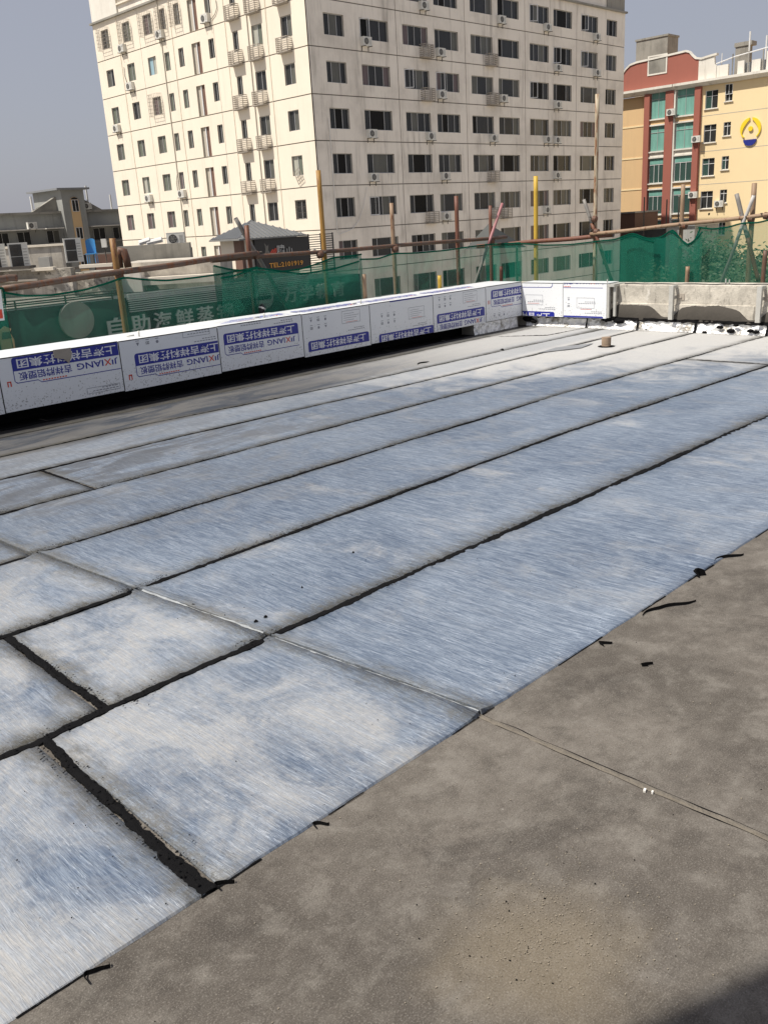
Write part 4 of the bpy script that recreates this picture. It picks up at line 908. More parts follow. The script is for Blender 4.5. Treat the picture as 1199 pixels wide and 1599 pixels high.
# window meshes, origin at lower-left outer corner, local x along wall, local -y outwards
def win_meshes(w_, h_, mull, transom=None):
    f = MB(); t_ = .04; y0, y1 = .0, .05
    f.box((0, y0, 0), (t_, y1, h_)); f.box((w_-t_, y0, 0), (w_, y1, h_)); f.box((t_, y0, 0), (w_-t_, y1, t_)); f.box((t_, y0, h_-t_), (w_-t_, y1, h_))
    for m_ in mull: f.box((m_*w_-.02, y0-.01, t_), (m_*w_+.02, y1-.005, h_-t_))
    if transom: f.box((t_, y0-.008, h_*transom-.025), (w_-t_, y1-.01, h_*transom+.025))
    return f.mesh('window', M['alu'])
def pane_mesh(w_, h_, mats_pattern, mull):
    """panes as one sheet per light: list of materials per bay"""
    f = MB(); e = [.05/w_]+list(mull)+[1-.05/w_]; keys = []
    for i, (a, b) in enumerate(zip(e, e[1:])):
        k = mats_pattern[i % len(mats_pattern)]
        if k not in keys: keys.append(k)
        tilt = random.uniform(-.006, .006)
        f.add([(a*w_, .035+tilt, .04), (b*w_, .035-tilt, .04), (b*w_, .035-tilt, h_-.04), (a*w_, .035+tilt, h_-.04)], [(0, 1, 2, 3)], keys.index(k))
    return f.mesh('pane', [M[k] for k in keys])
_wm = {}
def window(parent, o, ux, u, z, w_, h_, mull, pats, rz, depth, transom=None, frame='alu'):
    k = (round(w_, 2), round(h_, 2), tuple(mull), transom, frame)
    if k not in _wm:
        _wm[k] = (win_meshes(w_, h_, mull, transom), {})
        if frame != 'alu': _wm[k][0].materials[0] = M[frame]
    fm, pm = _wm[k]
    if pats not in pm: pm[pats] = pane_mesh(w_, h_, pats, mull)
    n = Vector((ux.y, -ux.x, 0)) 
    loc = o+ux*u+EZ*z-n*depth
    wi = inst('window', fm, parent, loc, rz)
    pa = bpy.data.objects.new('pane', pm[pats]); COL.objects.link(pa); pa.parent = wi
    return wi, loc
rw = random.Random(11)
RIGHT_W = [(46.85, 48.75), (50.3, 53.2), (54.75, 57.57), (58.37, 61.17), (62.75, 65.58), (66.33, 69.22), (70.78, 73.62), (74.34, 77.26), (78.75, 81.57), (83.1, 84.95)]
LEFT_W = [(76.42, 77.62), (72.95, 74.10), (69.62, 70.82), (67.62, 68.32), (65.62, 66.32), (61.52, 62.22), (58.48, 59.14), (55.68, 56.88), (52.42, 53.60)]
backing = MB(); backing.box((XT+.30, YT+.30, -20), (XT2-.3, YT2, 22.4)); backing.build('core', M['groove'], tower)
# right (shaded) face: panels between joints at x=54.07, 62.0, 70.09, 78.03
RJ = [XT, 54.07, 62.03, 70.09, 78.03, XT2]
oR = Vector((0, YT, 0)); nR = Vector((0, -1, 0))
for r_ in range(len(LV)-1):
    z0, z1 = LV[r_]+.035, LV[r_+1]-.035
    for c in range(5):
        a, b = RJ[c]+(.035 if c else 0), RJ[c+1]-(.035 if c < 4 else 0)
        hs = [(w0, w1, LV[r_]+.80, LV[r_]+2.17) for w0, w1 in RIGHT_W if a < w0 < b]
        mb = MB(); cells(mb, oR, EX, nR, (a, b), (z0, z1), hs, .16); mb.build('wall_panel', [M['greycream'], M['reveal']], tower)
for w0, w1 in ((XT+.05, XT2-.05),):
    mb = MB(); mb.box((w0, YT+.045, -20), (w1, YT+.30, 19.2))
    # joint backing with window voids is the core itself; keep only thin strips behind joints
for z in LV[:-1]:
    mb = MB(); mb.box((XT+.045, YT+.045, z-.05), (XT2-.045, YT+.08, z+.05)); mb.build('joint', M['groove'], tower)
for x in RJ[1:-1]:
    mb = MB(); mb.box((x-.05, YT+.0451, -20), (x+.05, YT+.081, 19.1)); mb.build('joint', M['groove'], tower)
OPENR = {(5, 1): 0, (4, 1): 0}
opened = {(5-0, 6): 1, (4, 7): 1, (4, 8): 1, (5, 8): 1, (4, 1): 1, (3, 2): 1, (3, 3): 1, (0, 1): 1, (3, 6): 1}
sash = MB(); sw, sh = .70, 1.30; sash.box((0, 0, 0), (.045, .035, sh)); sash.box((sw-.045, 0, 0), (sw, .035, sh)); sash.box((.045, 0, 0), (sw-.045, .035, .045)); sash.box((.045, 0, sh-.045), (sw-.045, .035, sh)); sash = sash.mesh('open_sash', M['whitealu'])
sashg = MB(); sashg.box((.045, .012, .045), (sw-.045, .018, sh-.045)); sashg = sashg.mesh('sash_pane', M['g_dark'])
for k in range(-4, 6):
    z = 1.12+3.01*k+.80
    for c, (w0, w1) in enumerate(RIGHT_W):
        wide = w1-w0 > 2.3
        mull = [(.22, .74), (.25, .5, .78), (.24, .76), (.30, .72)][rw.randrange(4)] if wide else [(.28, .72), (.3, .68)][rw.randrange(2)]
        pats = rw.choice([('g_dark', 'g_black', 'g_dark'), ('g_dark', 'g_dark', 'g_curt'), ('g_black', 'g_dark', 'g_dark', 'g_curt'), ('g_curt', 'g_dark', 'g_curt'), ('g_dark', 'g_curt', 'g_dark'), ('g_mauve', 'g_dark', 'g_dark')])
        wi, loc = window(tower, oR, EX, w0, z, w1-w0, 1.37, mull, pats, 0, .12)
        if (k, c) in opened:
            s_ = inst('open_sash', sash, wi, loc); s_.location = (.04, -.10, .035); s_.rotation_euler = (0, 0, math.radians(-38))
            # a third level is the deepest allowed: the pane of the sash is part of the sash's own mesh
            s_.data = s_.data.copy() if False else s_.data
# left (sunlit) face, along Y at x = XT; local x of the windows runs towards -Y
LJ = [YT, 55.2, 57.2, 61.38, 68.42, 71.65, YT2]
oL = Vector((XT, 0, 0)); nL = Vector((-1, 0, 0)); UL = Vector((0, -1, 0))
for r_ in range(len(LV)-1):
    z0, z1 = LV[r_]+.035, LV[r_+1]-.035; k = r_-7
    for c in range(3):
        ys = [YT, 61.38, 71.65, YT2]; a, b = ys[c]+(.02 if c else 0), ys[c+1]-(.02 if c < 2 else 0)
        hs = [(-w1, -w0, LV[r_]+.84, LV[r_]+(2.18 if k < 5 else 2.30)) for w0, w1 in LEFT_W if a < w0 < b]
        if a < 63.3 < b: hs.append((-64.45, -63.30, LV[r_]+.04, LV[r_]+2.22))
        mb = MB(); cells(mb, oL, UL, nL, (-b, -a), (z0, z1), hs, .16); mb.build('wall_panel', [M['cream'], M['reveal']], tower)
for z in LV[:-1]:
    mb = MB(); mb.box((XT+.045, YT+.0445, z-.05), (XT+.08, YT2-.045, z+.05)); mb.build('joint', M['groove'], tower)
for y in (61.38, 71.65):
    mb = MB(); mb.box((XT+.0451, y-.04, -20), (XT+.081, y+.04, 19.1)); mb.build('joint', M['groove'], tower)
for y in (57.25, 68.45, 55.1, 59.9, 74.9, 66.9):      # thin downpipes and hairline joints
    big = y in (57.25, 68.45)
    mb = MB(); mb.tube([(XT-.04, y, -20), (XT-.04, y, 19.1)], .045 if big else .02, 6); mb.build('downpipe', M['reveal'] if big else M['cream'], tower)
cage_k = {(5, 0), (5, 1), (5, 2), (5, 3), (5, 4), (3, 2)}
for k in range(-4, 6):
    zb_ = 1.12+3.01*k
    for c, (w0, w1) in enumerate(LEFT_W):
        if (k, c) == (5, 7) and False: continue
        h_ = 1.34 if k < 5 else 1.46
        pats = rw.choice([('g_green', 'g_green'), ('g_green', 'g_curt'), ('g_curt', 'g_dark'), ('g_mauve', 'g_curt'), ('g_curt', 'g_green'), ('g_dark', 'g_curt')])
        if c >= 5: pats = rw.choice([('g_dark', 'g_dark'), ('g_dark', 'g_curt'), ('g_curt', 'g_dark')])
        if (k, c) == (4, 2): pats = ('g_blue', 'g_pale')
        if (k, c) in ((1, 1), (4, 7), (1, 8)): pats = ('g_pale', 'g_green')
        window(tower, oL, UL, -w1, zb_+.84, w1-w0, h_, (.5,), pats, -PI/2, .12)
    # tall stair opening: grey inner wall on the left, dark on the right, slim mullion
    mb = MB(); mb.box((XT+.161, 63.93, zb_+.04), (XT+.19, 64.45, zb_+2.22)); mb.build('stair_wall', M['reveal'], tower)
    mb = MB(); mb.box((XT+.161, 63.30, zb_+.04), (XT+.20, 63.88, zb_+2.22)); mb.build('stair_void', M['brown'], tower)
    mb = MB(); mb.box((XT+.08, 63.86, zb_+.04), (XT+.16, 63.95, zb_+2.22)); mb.build('stair_mullion', M['whitealu'], tower)
# crown above the cornice
crown = MB(); crown.box((XT+.12, YT+.12, 19.26), (XT2-.12, YT2-.12, 22.6)); crown.build('crown_wall', [M['greycream']], tower)
mb = MB(); mb.box((XT-.22, YT-.22, 19.10), (XT2+.12, YT2+.12, 19.25)); mb.build('cornice', M['concrete_old'], tower)
mb = MB(); mb.box((XT-.02, 74.6, 19.251), (XT+.11, YT2-.05, 22.5)); mb.build('corner_pier', M['whitewall'], tower)
for z in (19.9, 20.35, 20.8): 
    mb = MB(); mb.box((XT-.06, YT, z), (XT+.119, 74.55, z+.12)); mb.build('band', M['cream'], tower)
mb = MB(); mb.box((83.2, YT+.02, 19.251), (XT2-.1, YT+.119, 22.5)); mb.build('corner_pier', M['concrete_old'], tower)
mb = MB(); mb.box((XT+.101, 74.5-24, 20.95), (XT+.119, 74.55, 22.55)); mb.build('crown_face', M['cream'], tower)
# window cages and louvred boxes on the sunlit face
def cage_mesh(w_, h_, d_, nv, nh, t_=.016):
    mb = MB()
    for i in range(nv+1):
        x = w_*i/nv; mb.box((x-t_/2, -d_, 0), (x+t_/2, -d_+t_, h_))
    for j in range(nh+1):
        z = h_*j/nh; mb.box((0, -d_-t_, z-t_/2), (w_, -d_, z+t_/2))
        for x in (0, w_): mb.box((x-t_/2, -d_, z-t_/2), (x+t_/2, 0, z+t_/2))
    for q in (1, 2, 3):
        for x in (0, w_): mb.box((x-t_/2, -d_*q/4, 0), (x+t_/2, -d_*q/4+t_, h_))
    return mb
CG = {}
for (k, c) in cage_k:
    w0, w1 = LEFT_W[c]; key = round(w1-w0, 1)
    if key not in CG: CG[key] = cage_mesh(w1-w0+.3, 1.66, .42, 6 if key > 1 else 4, 6, .016).mesh('window_cage', M['cage'])
    inst('window_cage', CG[key], tower, Vector((XT-.005, w1+.15, 1.12+3.01*k+.72)), -PI/2)
def louvre_mesh(w_, h_, d_, n):
    mb = MB()
    for j in range(n):
        z = h_*j/(n-1); mb.box((0, -d_-.02, z), (w_, -d_, z+.055)); mb.box((-.02, -d_, z), (0, 0, z+.055)); mb.box((w_, -d_, z), (w_+.02, 0, z+.055))
    mb.box((0, -d_+.005, .01), (.04, -d_+.045, h_)); mb.box((w_-.04, -d_+.005, .01), (w_, -d_+.045, h_)); mb.box((w_/2-.02, -d_+.005, .01), (w_/2+.02, -d_+.045, h_)); mb.box((0, -d_, -.03), (w_, 0, -.002))
    return mb
LM = louvre_mesh(1.25, .92, .42, 8).mesh('louvred_box', M['cage']); LM2 = louvre_mesh(1.2, .85, .42, 7).mesh('louvred_box', M['cage'])
lou = []
for k in (1, 2, 3, 4, 5): lou.append((k, 59.4))
for k in (1, 2, 3, 4, 5): lou.append((k, 57.0))
lou += [(4, 53.8), (5, 53.8)]
for k, y in lou: inst('louvred_box', LM, tower, Vector((XT-.002, y, 1.12+3.01*k-.12)), -PI/2)
for px, py in ((668, 80), (670, 148), (677, 340), (769, 94), (771, 155), (772, 276), (776, 333), (792, 333)):
    p = on_y(px, py, YT-.3); inst('louvred_box', LM2, tower, Vector((p.x-.62, YT-.002, p.z-.42)), 0)
# bars over one window, a loose grille hung from a wire
mb = MB()
for i in range(5): mb.box((XT-.02, 52.42+i*.295-.012, 1.96), (XT-.005, 52.42+i*.295+.012, 3.3))
for j in range(4): mb.box((XT-.035, 52.40, 2.0+j*.4), (XT-.02, 53.62, 2.03+j*.4))
mb.build('window_bars', M['iron'], tower)
mb = MB(); ca, sa = math.cos(.45), math.sin(.45)
def gp(a, b): return Vector((XT-.10, 53.35-(a*ca-b*sa), 5.2+(a*sa+b*ca)))
for i in range(4): mb.tube([gp(i*.22, 0), gp(i*.22, -.95)], .018, 5)
for j in range(5): mb.tube([gp(0, -j*.235), gp(.66, -j*.235)], .018, 5)
mb.build('loose_grille', M['cage'], None, label='loose wire grille hanging crooked on a cord beside the tower\'s sunlit corner', cat='grille')
# air conditioners
def ac_parts(w_=.82, h_=.56, d_=.30, fans=1, vertical=False, casing='acwhite', guard='acgrey'):
    b = MB(); b.box((0, -d_, 0), (w_, 0, h_)); b.box((-.006, -d_-.006, h_-.03), (w_+.006, .0, h_+.004))
    out = [('casing', b.mesh('casing', M[casing]))]
    r_ = .205 if not vertical else w_*.27
    for i in range(fans):
        cx = w_*.36 if not vertical else w_*.36; cz = h_*.5 if fans == 1 else h_*(.27+.46*i)
        f = MB(); f.tube([(cx, -d_-.004, cz), (cx, -d_-.012, cz)], r_, 18) if not vertical else f.box((.05, -d_-.008, cz-.19), (w_*.68, -d_-.001, cz+.19)); out.append(('fan', f.mesh('fan', M['acdark'])))
        f = MB()
        for q in (1.0, .62, .3):
            ring = [(cx+r_*q*math.cos(a*PI/9), -d_-.018, cz+r_*q*math.sin(a*PI/9)) for a in range(19)]; f.tube(ring, .007, 4, cap=False)
        for a in range(6): f.tube([(cx, -d_-.02, cz), (cx+r_*math.cos(a*PI/3), -d_-.02, cz+r_*math.sin(a*PI/3))], .006, 4)
        out.append(('fan_guard', f.mesh('fan_guard', M[guard])))
    v = MB()
    for j in range(6): v.box((w_*.72, -d_-.008, h_*.2+j*h_*.11), (w_*.93, -d_-.001, h_*.2+j*h_*.11+h_*.04))
    out.append(('vent', v.mesh('vent', M['acgrey'])))
    return out
AC = ac_parts(); 
def half_bracket(x):
    br = MB(); br.prism([(x, -.42, -.002), (x, 0, -.002), (x, 0, -.30), (x, -.03, -.30), (x, -.03, -.04), (x, -.42, -.04)], (.04, 0, 0)); return br.mesh('bracket', M['iron'])
BR = [half_bracket(.08), half_bracket(.70)]
def ac(loc, rz, label, group, parts=AC, bracket=True, sc_=1.0):
    e = empty('air_conditioner', loc, label, 'air conditioner', group, rz); e.scale = (sc_,)*3
    for nm, me in parts:
        o = bpy.data.objects.new(nm, me); COL.objects.link(o); o.parent = e
    if bracket:
        for bm_ in BR: o = bpy.data.objects.new('bracket', bm_); COL.objects.link(o); o.parent = e
    return e
ORD = ['first', 'second', 'third', 'fourth', 'fifth', 'sixth', 'seventh', 'eighth', 'ninth', 'tenth']
FL = {5: 'top visible row', 4: 'second row from top', 3: 'third row from top', 2: 'fourth row from top', 1: 'fifth row from top', 0: 'sixth row from top', -1: 'row at rail height', -2: 'row behind net', 6: 'very top edge'}
used = {}
def tower_ac_right(px, py):
    p = on_y(px, py, YT-.2); cx = p.x; c = min(range(10), key=lambda i: abs((RIGHT_W[i][0]+RIGHT_W[i][1])/2-cx)); k = int((p.z-1.12+1.1)//3.01)
    key = (k, c); used[key] = used.get(key, 0)+1
    lab = 'air conditioner, shaded tower side, %s window from left, %s%s' % (ORD[c], FL.get(k, 'lowest rows'), ', right-hand one' if used[key] > 1 else '')
    ac(Vector((cx-.41, YT-.005, p.z-.28)), 0, lab, 'air conditioners on the shaded tower side', sc_=1.05)
for px, py in ((662, 9), (572, 65), (688, 82), (690, 148), (581, 209), (673, 213), (584, 277), (696, 275), (697, 338), (783, 31), (855, 43), (932, 58), (932, 114), (871, 106), (786, 154), (871, 164), (771, 216), (855, 218), (870, 219), (870, 274), (854, 328)): tower_ac_right(px, py)
def tower_ac_left(px, py):
    p = on_x(px, py, XT-.2); names = ['leftmost', 'second', 'third', 'fourth', 'fifth', 'sixth', 'seventh', 'eighth', 'ninth']
    c = min(range(9), key=lambda i: abs((LEFT_W[i][0]+LEFT_W[i][1])/2-p.y)); k = int((p.z-1.12+1.1)//3.01)
    ac(Vector((XT-.005, p.y+.41, p.z-.28)), -PI/2, 'air conditioner, sunlit tower side, %s window from left, %s' % (names[c], FL.get(k, 'low row')), 'air conditioners on the sunlit tower side', sc_=1.05)
for px, py in ((190, 76), (249, 54), (203, 135), (182, 201), (232, 310), (284, 303), (320, 29)): tower_ac_left(px, py)
# hanging cables on the sunlit side
for k, (pts, lab) in enumerate([([(337, 0), (339, 12), (336, 22), (330, 30)], 'dark cable looping beside the highest air conditioner of the sunlit tower side'), ([(277, 272), (276, 285), (278, 300), (283, 306)], 'dark cable above the air conditioner under the fourth sunlit window column'), ([(194, 105), (195, 118), (199, 130)], 'dark cable above the air conditioner under the second sunlit window column')]):
    mb = MB(); mb.tube([on_x(x, y, XT-.06) for x, y in pts], .022, 5); mb.build('cable', M['iron'], None, label=lab, cat='cable')
mb = MB(); mb.tube([on_y(x, y, YT-.05) for x, y in ((513, 185), (517, 230), (521, 290), (527, 363))], .03, 5); mb.build('drainpipe', M['pipe_w'], None, label='thin white drainpipe near the shaded side\'s left corner of the tower', cat='pipe')
mb = MB(); mb.tube([on_y(x, y, YT-.06) for x, y in ((573, 292), (568, 320), (560, 345), (550, 358), (530, 366))], .022, 5); mb.build('cable', M['pipe_w'], None, label='slack pale cable looping down the shaded tower side between the first two window columns', cat='cable')

# ================================================================== YELLOW BUILDING (right)
XB = 100.0
yb = empty('yellow_building', (XB, 50, -20), 'yellow office building with brick red piers, glazed bays and a curved red gable', 'building')
def yz(px, py, x=XB): p = on_x(px, py, x); return p.y, p.z
UB = Vector((0, -1, 0)); oB = Vector((XB, 0, 0))
bays = [(55.33, 53.45), (52.25, 50.05)]          # two glazed bays (y left, y right)
ZW = [(10.55, 13.25), (7.15, 9.8), (3.75, 6.4), (.35, 3.0), (-3.05, -.4), (-6.45, -3.8)]
hs = []
for z0, z1 in ZW:
    hs.append((-48.95, -47.55, z0+.35, z0+2.15)); hs.append((-46.75, -45.95, z0+.85, z0+2.2))
hs = [h for h in hs]
mb = MB(); cells(mb, oB, UB, nL, (-49.33, -26.0), (-20, 13.2), hs, .18); mb.build('wall', [M['yellow'], M['whitewall']], yb)
mb = MB(); mb.box((XB+.25, 26, -20), (XB+20, 62, 13.0)); mb.build('core', M['tanwall'], yb)
for z0, z1 in ZW:
    for a, w_, dz, h_, tr in ((48.95, 1.40, .35, 1.80, .68), (46.75, .80, .85, 1.35, .7)):
        window(yb, oB, UB, -a, z0+dz, w_, h_, (.5,), rw.choice([('g_teald', 'g_dark'), ('g_dark', 'g_dark')]), -PI/2, .12, transom=tr, frame='whitealu')
        mb = MB(); mb.box((XB-.14, a-w_-.10, z0+dz-.10), (XB-.001, a+.10, z0+dz-.02)); mb.build('sill', M['whitewall'], yb)
window(yb, oB, UB, -46.75, 12.05, .80, 1.0, (.5,), ('g_dark', 'g_dark'), -PI/2, -.05, frame='whitealu')
for z in (10.2, 6.6, 3.2):
    mb = MB(); mb.box((XB-.012, 26, z), (XB-.002, 49.3, z+.06)); mb.build('joint', M['reveal'], yb)
# red piers and bays
for a, b in ((56.0, 55.35), (53.42, 52.45), (50.02, 49.35)):
    mb = MB(); mb.box((XB-.38, b, -20), (XB+.3, a, 13.2)); mb.build('pier', M['redwall'], yb)
for a, b in ((52.44, 52.27),):
    mb = MB(); mb.box((XB-.30, b, -20), (XB+.3, a, 13.2)); mb.build('pier', M['whitewall'], yb)
for i, (a, b) in enumerate(bays):
    for j, (z0, z1) in enumerate(ZW):
        lo = j >= 2
        gm = (('g_teald', 'g_teald') if lo else ('g_teal', 'g_teal')) if not (j == 2 and False) else ('g_teal',)
        window(yb, oB, UB, -a+.06, z0, (a-b)-.12, z1-z0, (.33, .66) if lo else (.5,), gm, -PI/2, -.06, transom=.74, frame='whitealu' if lo else 'alu')
        if lo:
            mb = MB(); mb.box((XB-.085, b+.12, z0+(z1-z0)*.76), (XB-.08, a-.12, z1-.06)); mb.build('top_light', M['g_teal'], yb)
        mb = MB(); mb.box((XB-.30, b-.02, z0-.14), (XB-.001, a+.02, z0-.01)); mb.build('sill', M['whitewall'], yb)
        mb = MB(); mb.box((XB-.12, b+.0, z0-.58), (XB+.2, a, z0-.141)); mb.build('spandrel', M['tanwall'] if j != 1 else M['whitewall'], yb)
        mb = MB(); mb.box((XB-.26, b-.02, z0-.74), (XB-.001, a+.02, z0-.581)); mb.build('lintel', M['whitewall'], yb)
# open galleries on the far left part
for j in range(6):
    z = 9.0-3.4*j
    mb = MB(); mb.box((XB+.3, 56.0, z), (XB+2.2, 66, z+.95)); mb.build('gallery_front', M['tanwall'], yb)
    mb = MB(); mb.box((XB+.2, 56.0, z+.95), (XB+.5, 66, z+1.12)); mb.build('gallery_rail', M['yellow'], yb)
    mb = MB(); mb.box((XB+.32, 56.001, z-.9), (XB+.9, 56.3, z+.0)); mb.build('gallery_post', M['greywall'], yb)
mb = MB(); mb.box((XB+2.2, 56.0, -20), (XB+3, 66, 13.0)); mb.build('gallery_back_wall', M['tanwall'], yb)
mb = MB(); mb.box((XB+.31, 56.0, 12.1), (XB+2.2, 66, 13.15)); mb.build('gallery_top', M['tanwall'], yb)
# cornice in two runs
for a, b in ((66, 52.5), (52.4, 26)):
    mb = MB(); mb.box((XB-.75, b, 13.55), (XB+.6, a, 13.80)); mb.prism([(XB-.70, b, 13.55), (XB-.30, b, 13.22), (XB+.5, b, 13.22), (XB+.5, b, 13.55)], (0, a-b, 0)); mb.build('cornice', M['whitewall'], yb, fix=True)
# red gable with curved coping
gy = [(66, 15.0), (59.6, 15.2), (59.2, 15.5), (58.6, 16.1), (58.1, 16.45), (57.3, 16.6), (53.5, 16.75), (51.4, 16.85), (51.0, 16.7), (50.7, 16.35), (50.3, 16.0), (49.6, 15.85), (48.85, 15.95), (47.9, 16.05)]
red = [(y, z) for y, z in gy if y >= 49.9]; red.append((49.9, 15.9))
mb = MB(); mb.prism([(XB+.0, y, 13.8) for y in (49.9,)] + [(XB, 66, 13.8)] + [(XB, y, z) for y, z in red], (.3, 0, 0)); mb.build('gable', M['redwall'], yb, fix=True)
mb = MB(); mb.prism([(XB, 47.9, 13.8), (XB, 49.898, 13.8), (XB, 49.898, 15.88), (XB, 48.85, 15.95), (XB, 48.2, 16.02), (XB, 48.1, 15.2), (XB, 47.9, 15.0)], (.3, 0, 0)); mb.build('gable_end', M['whitewall'], yb, fix=True)
cp = MB()
for (y0, z0), (y1, z1) in zip(gy, gy[1:]): cp.prism([(XB-.10, y0, z0), (XB-.10, y1, z1), (XB-.10, y1, z1+.20), (XB-.10, y0, z0+.20)], (.5, 0, 0))
cp.build('coping', M['whitewall'], yb, fix=True)
mb = MB(); 
for (a, b, c, d) in ((55.9, 53.55, 15.1, 15.25), (55.9, 53.55, 16.95, 17.1), (55.9, 55.75, 15.25, 16.95), (53.70, 53.55, 15.25, 16.95)): mb.box((XB-.06, b, c), (XB-.002, a, d))
mb.build('niche_frame', M['whitewall'], yb); mb = MB(); mb.box((XB-.03, 53.71, 15.26), (XB-.001, 55.74, 16.94)); mb.build('niche_back', M['concrete_old'], yb)
# white roof parapet run with openings and rail
for a, b, h in ((47.85, 46.6, 15.0), (45.6, 44.9, 15.1), (44.1, 43.2, 15.0), (42.6, 40, 15.6), (39.2, 34, 15.4)):
    mb = MB(); mb.box((XB, b, 13.8), (XB+.3, a, h)); mb.build('parapet', M['whitewall'], yb)
mb = MB(); mb.tube([(XB+.1, 48.0, 15.2), (XB+.1, 46, 15.6), (XB+.1, 40, 16.2), (XB+.1, 30, 16.6)], .06, 6); mb.build('rail', M['whitealu'], yb)
for y in (46.2, 44.5, 43.0, 41.5): mb = MB(); mb.box((XB+.05, y-.05, 13.8), (XB+.15, y+.05, 15.9)); mb.build('rail_post', M['concrete_old'], yb)
mb = MB(); mb.box((XB+.4, 40.5, 13.8), (XB+.6, 45.8, 14.9)); mb.build('back_screen', M['tin'], yb)
mb = MB(); mb.box((XB+3, 46.2-.3, 13.0), (XB+4, 47.6-.3, 16.9)); mb.box((XB+2.9, 45.8-.3, 16.9), (XB+4.1, 47.7-.3, 17.3)); mb.build('roof_vent', M['concrete_old'], yb)
# emblem: two yellow hands round a dot above a blue bowl
em = empty('emblem', (XB-.1, 43.8, 8.5), 'yellow and blue emblem of cupped leaves, a dot and a bowl on the yellow wall', 'emblem')
c = Vector((XB-.01, 43.75, 8.42))
def arc(r0, r1, a0, a1, n=16, cy=0, cz=0):
    P = [(r1*math.cos(a0+(a1-a0)*i/n)+cy, r1*math.sin(a0+(a1-a0)*i/n)+cz) for i in range(n+1)] + [(r0(i/n)*math.cos(a0+(a1-a0)*i/n)+cy, r0(i/n)*math.sin(a0+(a1-a0)*i/n)+cz) for i in range(n, -1, -1)]
    return P
for s_, a0, a1 in ((1, math.radians(82), math.radians(-50)), (-1, math.radians(98), math.radians(230))):
    n_ = 18; mb = MB(); fs = []; P = []
    for i in range(n_+1):
        t_ = i/n_; a = a0+(a1-a0)*t_; w_ = .10+.30*math.sin(PI*min(1, t_*1.15+.08))**.8 if t_ < .95 else .1; r1 = 1.10
        P += [c+Vector((0, -r1*math.cos(a), r1*math.sin(a))), c+Vector((0, -(r1-w_)*math.cos(a), (r1-w_)*math.sin(a)))]
    N_ = len(P); P2 = [p+Vector((-.14, 0, 0)) for p in P]
    for i in range(n_):
        q = 2*i; fs += [(q, q+1, q+3, q+2), (N_+q, N_+q+2, N_+q+3, N_+q+1), (q, q+2, N_+q+2, N_+q), (q+1, N_+q+1, N_+q+3, q+3)]
    mb.add(P+P2, fs); mb.build('leaf', M['logoY'], em, fix=True)
mb = MB(); mb.tube([c, c+Vector((-.15, 0, 0))], .24, 16); mb.build('dot', M['logoY'], em)
mb = MB(); mb.prism([c+Vector((0, -.70*math.cos(a), -1.05+.62*math.sin(a))) for a in [PI+PI*i/14 for i in range(15)]], (-.14, 0, 0)); mb.build('bowl', M['logoB'], em, fix=True)
for k, (px, py) in enumerate(((1048, 175), (1087, 217), (1082, 304), (1079, 356), (1120, 318))):
    p = on_x(px, py, XB-.5); x = XB-.39 if k < 4 else XB-.01
    ac(Vector((x, p.y+.5, p.z-.35)), -PI/2, ['air conditioner on the middle red pier, highest one', 'air conditioner on the right red pier, upper one', 'air conditioner on the right red pier, middle one', 'air conditioner on the right red pier, just above the net', 'air conditioner on the yellow wall under the narrow window'][k], 'air conditioners on the yellow building', sc_=1.2)
wt = empty('water_tank', (XB+6, 56, 13), 'weathered grey concrete water tank box on the red gabled roof', 'tank')
a0, a1 = on_x(992, 100, XB+6), on_x(1042, 60, XB+6)
mb = MB(); mb.box((XB+6, a1.y, 13), (XB+8.5, a0.y, a1.z+.3)); mb.build('tank_wall', M['concrete_old'], wt); mb = MB(); mb.box((XB+5.9, a1.y-.1, a1.z+.3), (XB+8.6, a0.y+.1, a1.z+.5)); mb.build('tank_lid', M['concrete_old'], wt)
for k, (px, pt, pb) in enumerate(((1171, 49, 92), (1197, 55, 90), (1127, 83, 98))):
    p, q = on_x(px, pt, XB+1), on_x(px, pb, XB+1); mb = MB(); mb.tube([(XB+1, p.y, q.z-1.5), (XB+1, p.y, p.z)], .09 if k < 2 else .05, 8)
    mb.build('mast', M['pipe_w'], None, label=['tall white mast on the yellow building roof', 'second white mast at the right border', 'short thin mast left of the two white masts'][k], cat='mast', group='roof masts')
# low sheds between the tower and the yellow building
lowp = [((962, 332), (990, 366), 92, 'brown', 'brown sheet-walled shed beside the foot of the tower'), ((990, 357), (1042, 400), 90, 'facade', 'dark low building front below the galleries'), ((1040, 352), (1082, 400), 88, 'greywall', 'grey low building below the glazed bays')]
for (a, b, x, mt, lab) in lowp:
    p, q = on_x(*a, x), on_x(*b, x); e = empty('low_building', (x, q.y, -20), lab, 'building')
    mb = MB(); mb.box((x, q.y, -20), (x+5, p.y, p.z-.15)); mb.build('wall', M[mt], e); mb = MB(); mb.box((x-.2, q.y-.1, p.z-.148), (x+5.2, p.y+.1, p.z)); mb.build('roof', M['tin'], e)
for k, px in enumerate((985+20, 1052-12, 1059)):
    p = on_x(px, 330+(k % 2)*4, 89); mb = MB(); mb.tube([(89, p.y, p.z-6), (89, p.y, p.z+1.4)], .07, 6); mb.build('rod', M['iron'], None, label=['left of three thin dark rods before the yellow building', 'middle of three thin dark rods before the yellow building', 'right of three thin dark rods before the yellow building'][k], cat='rod')

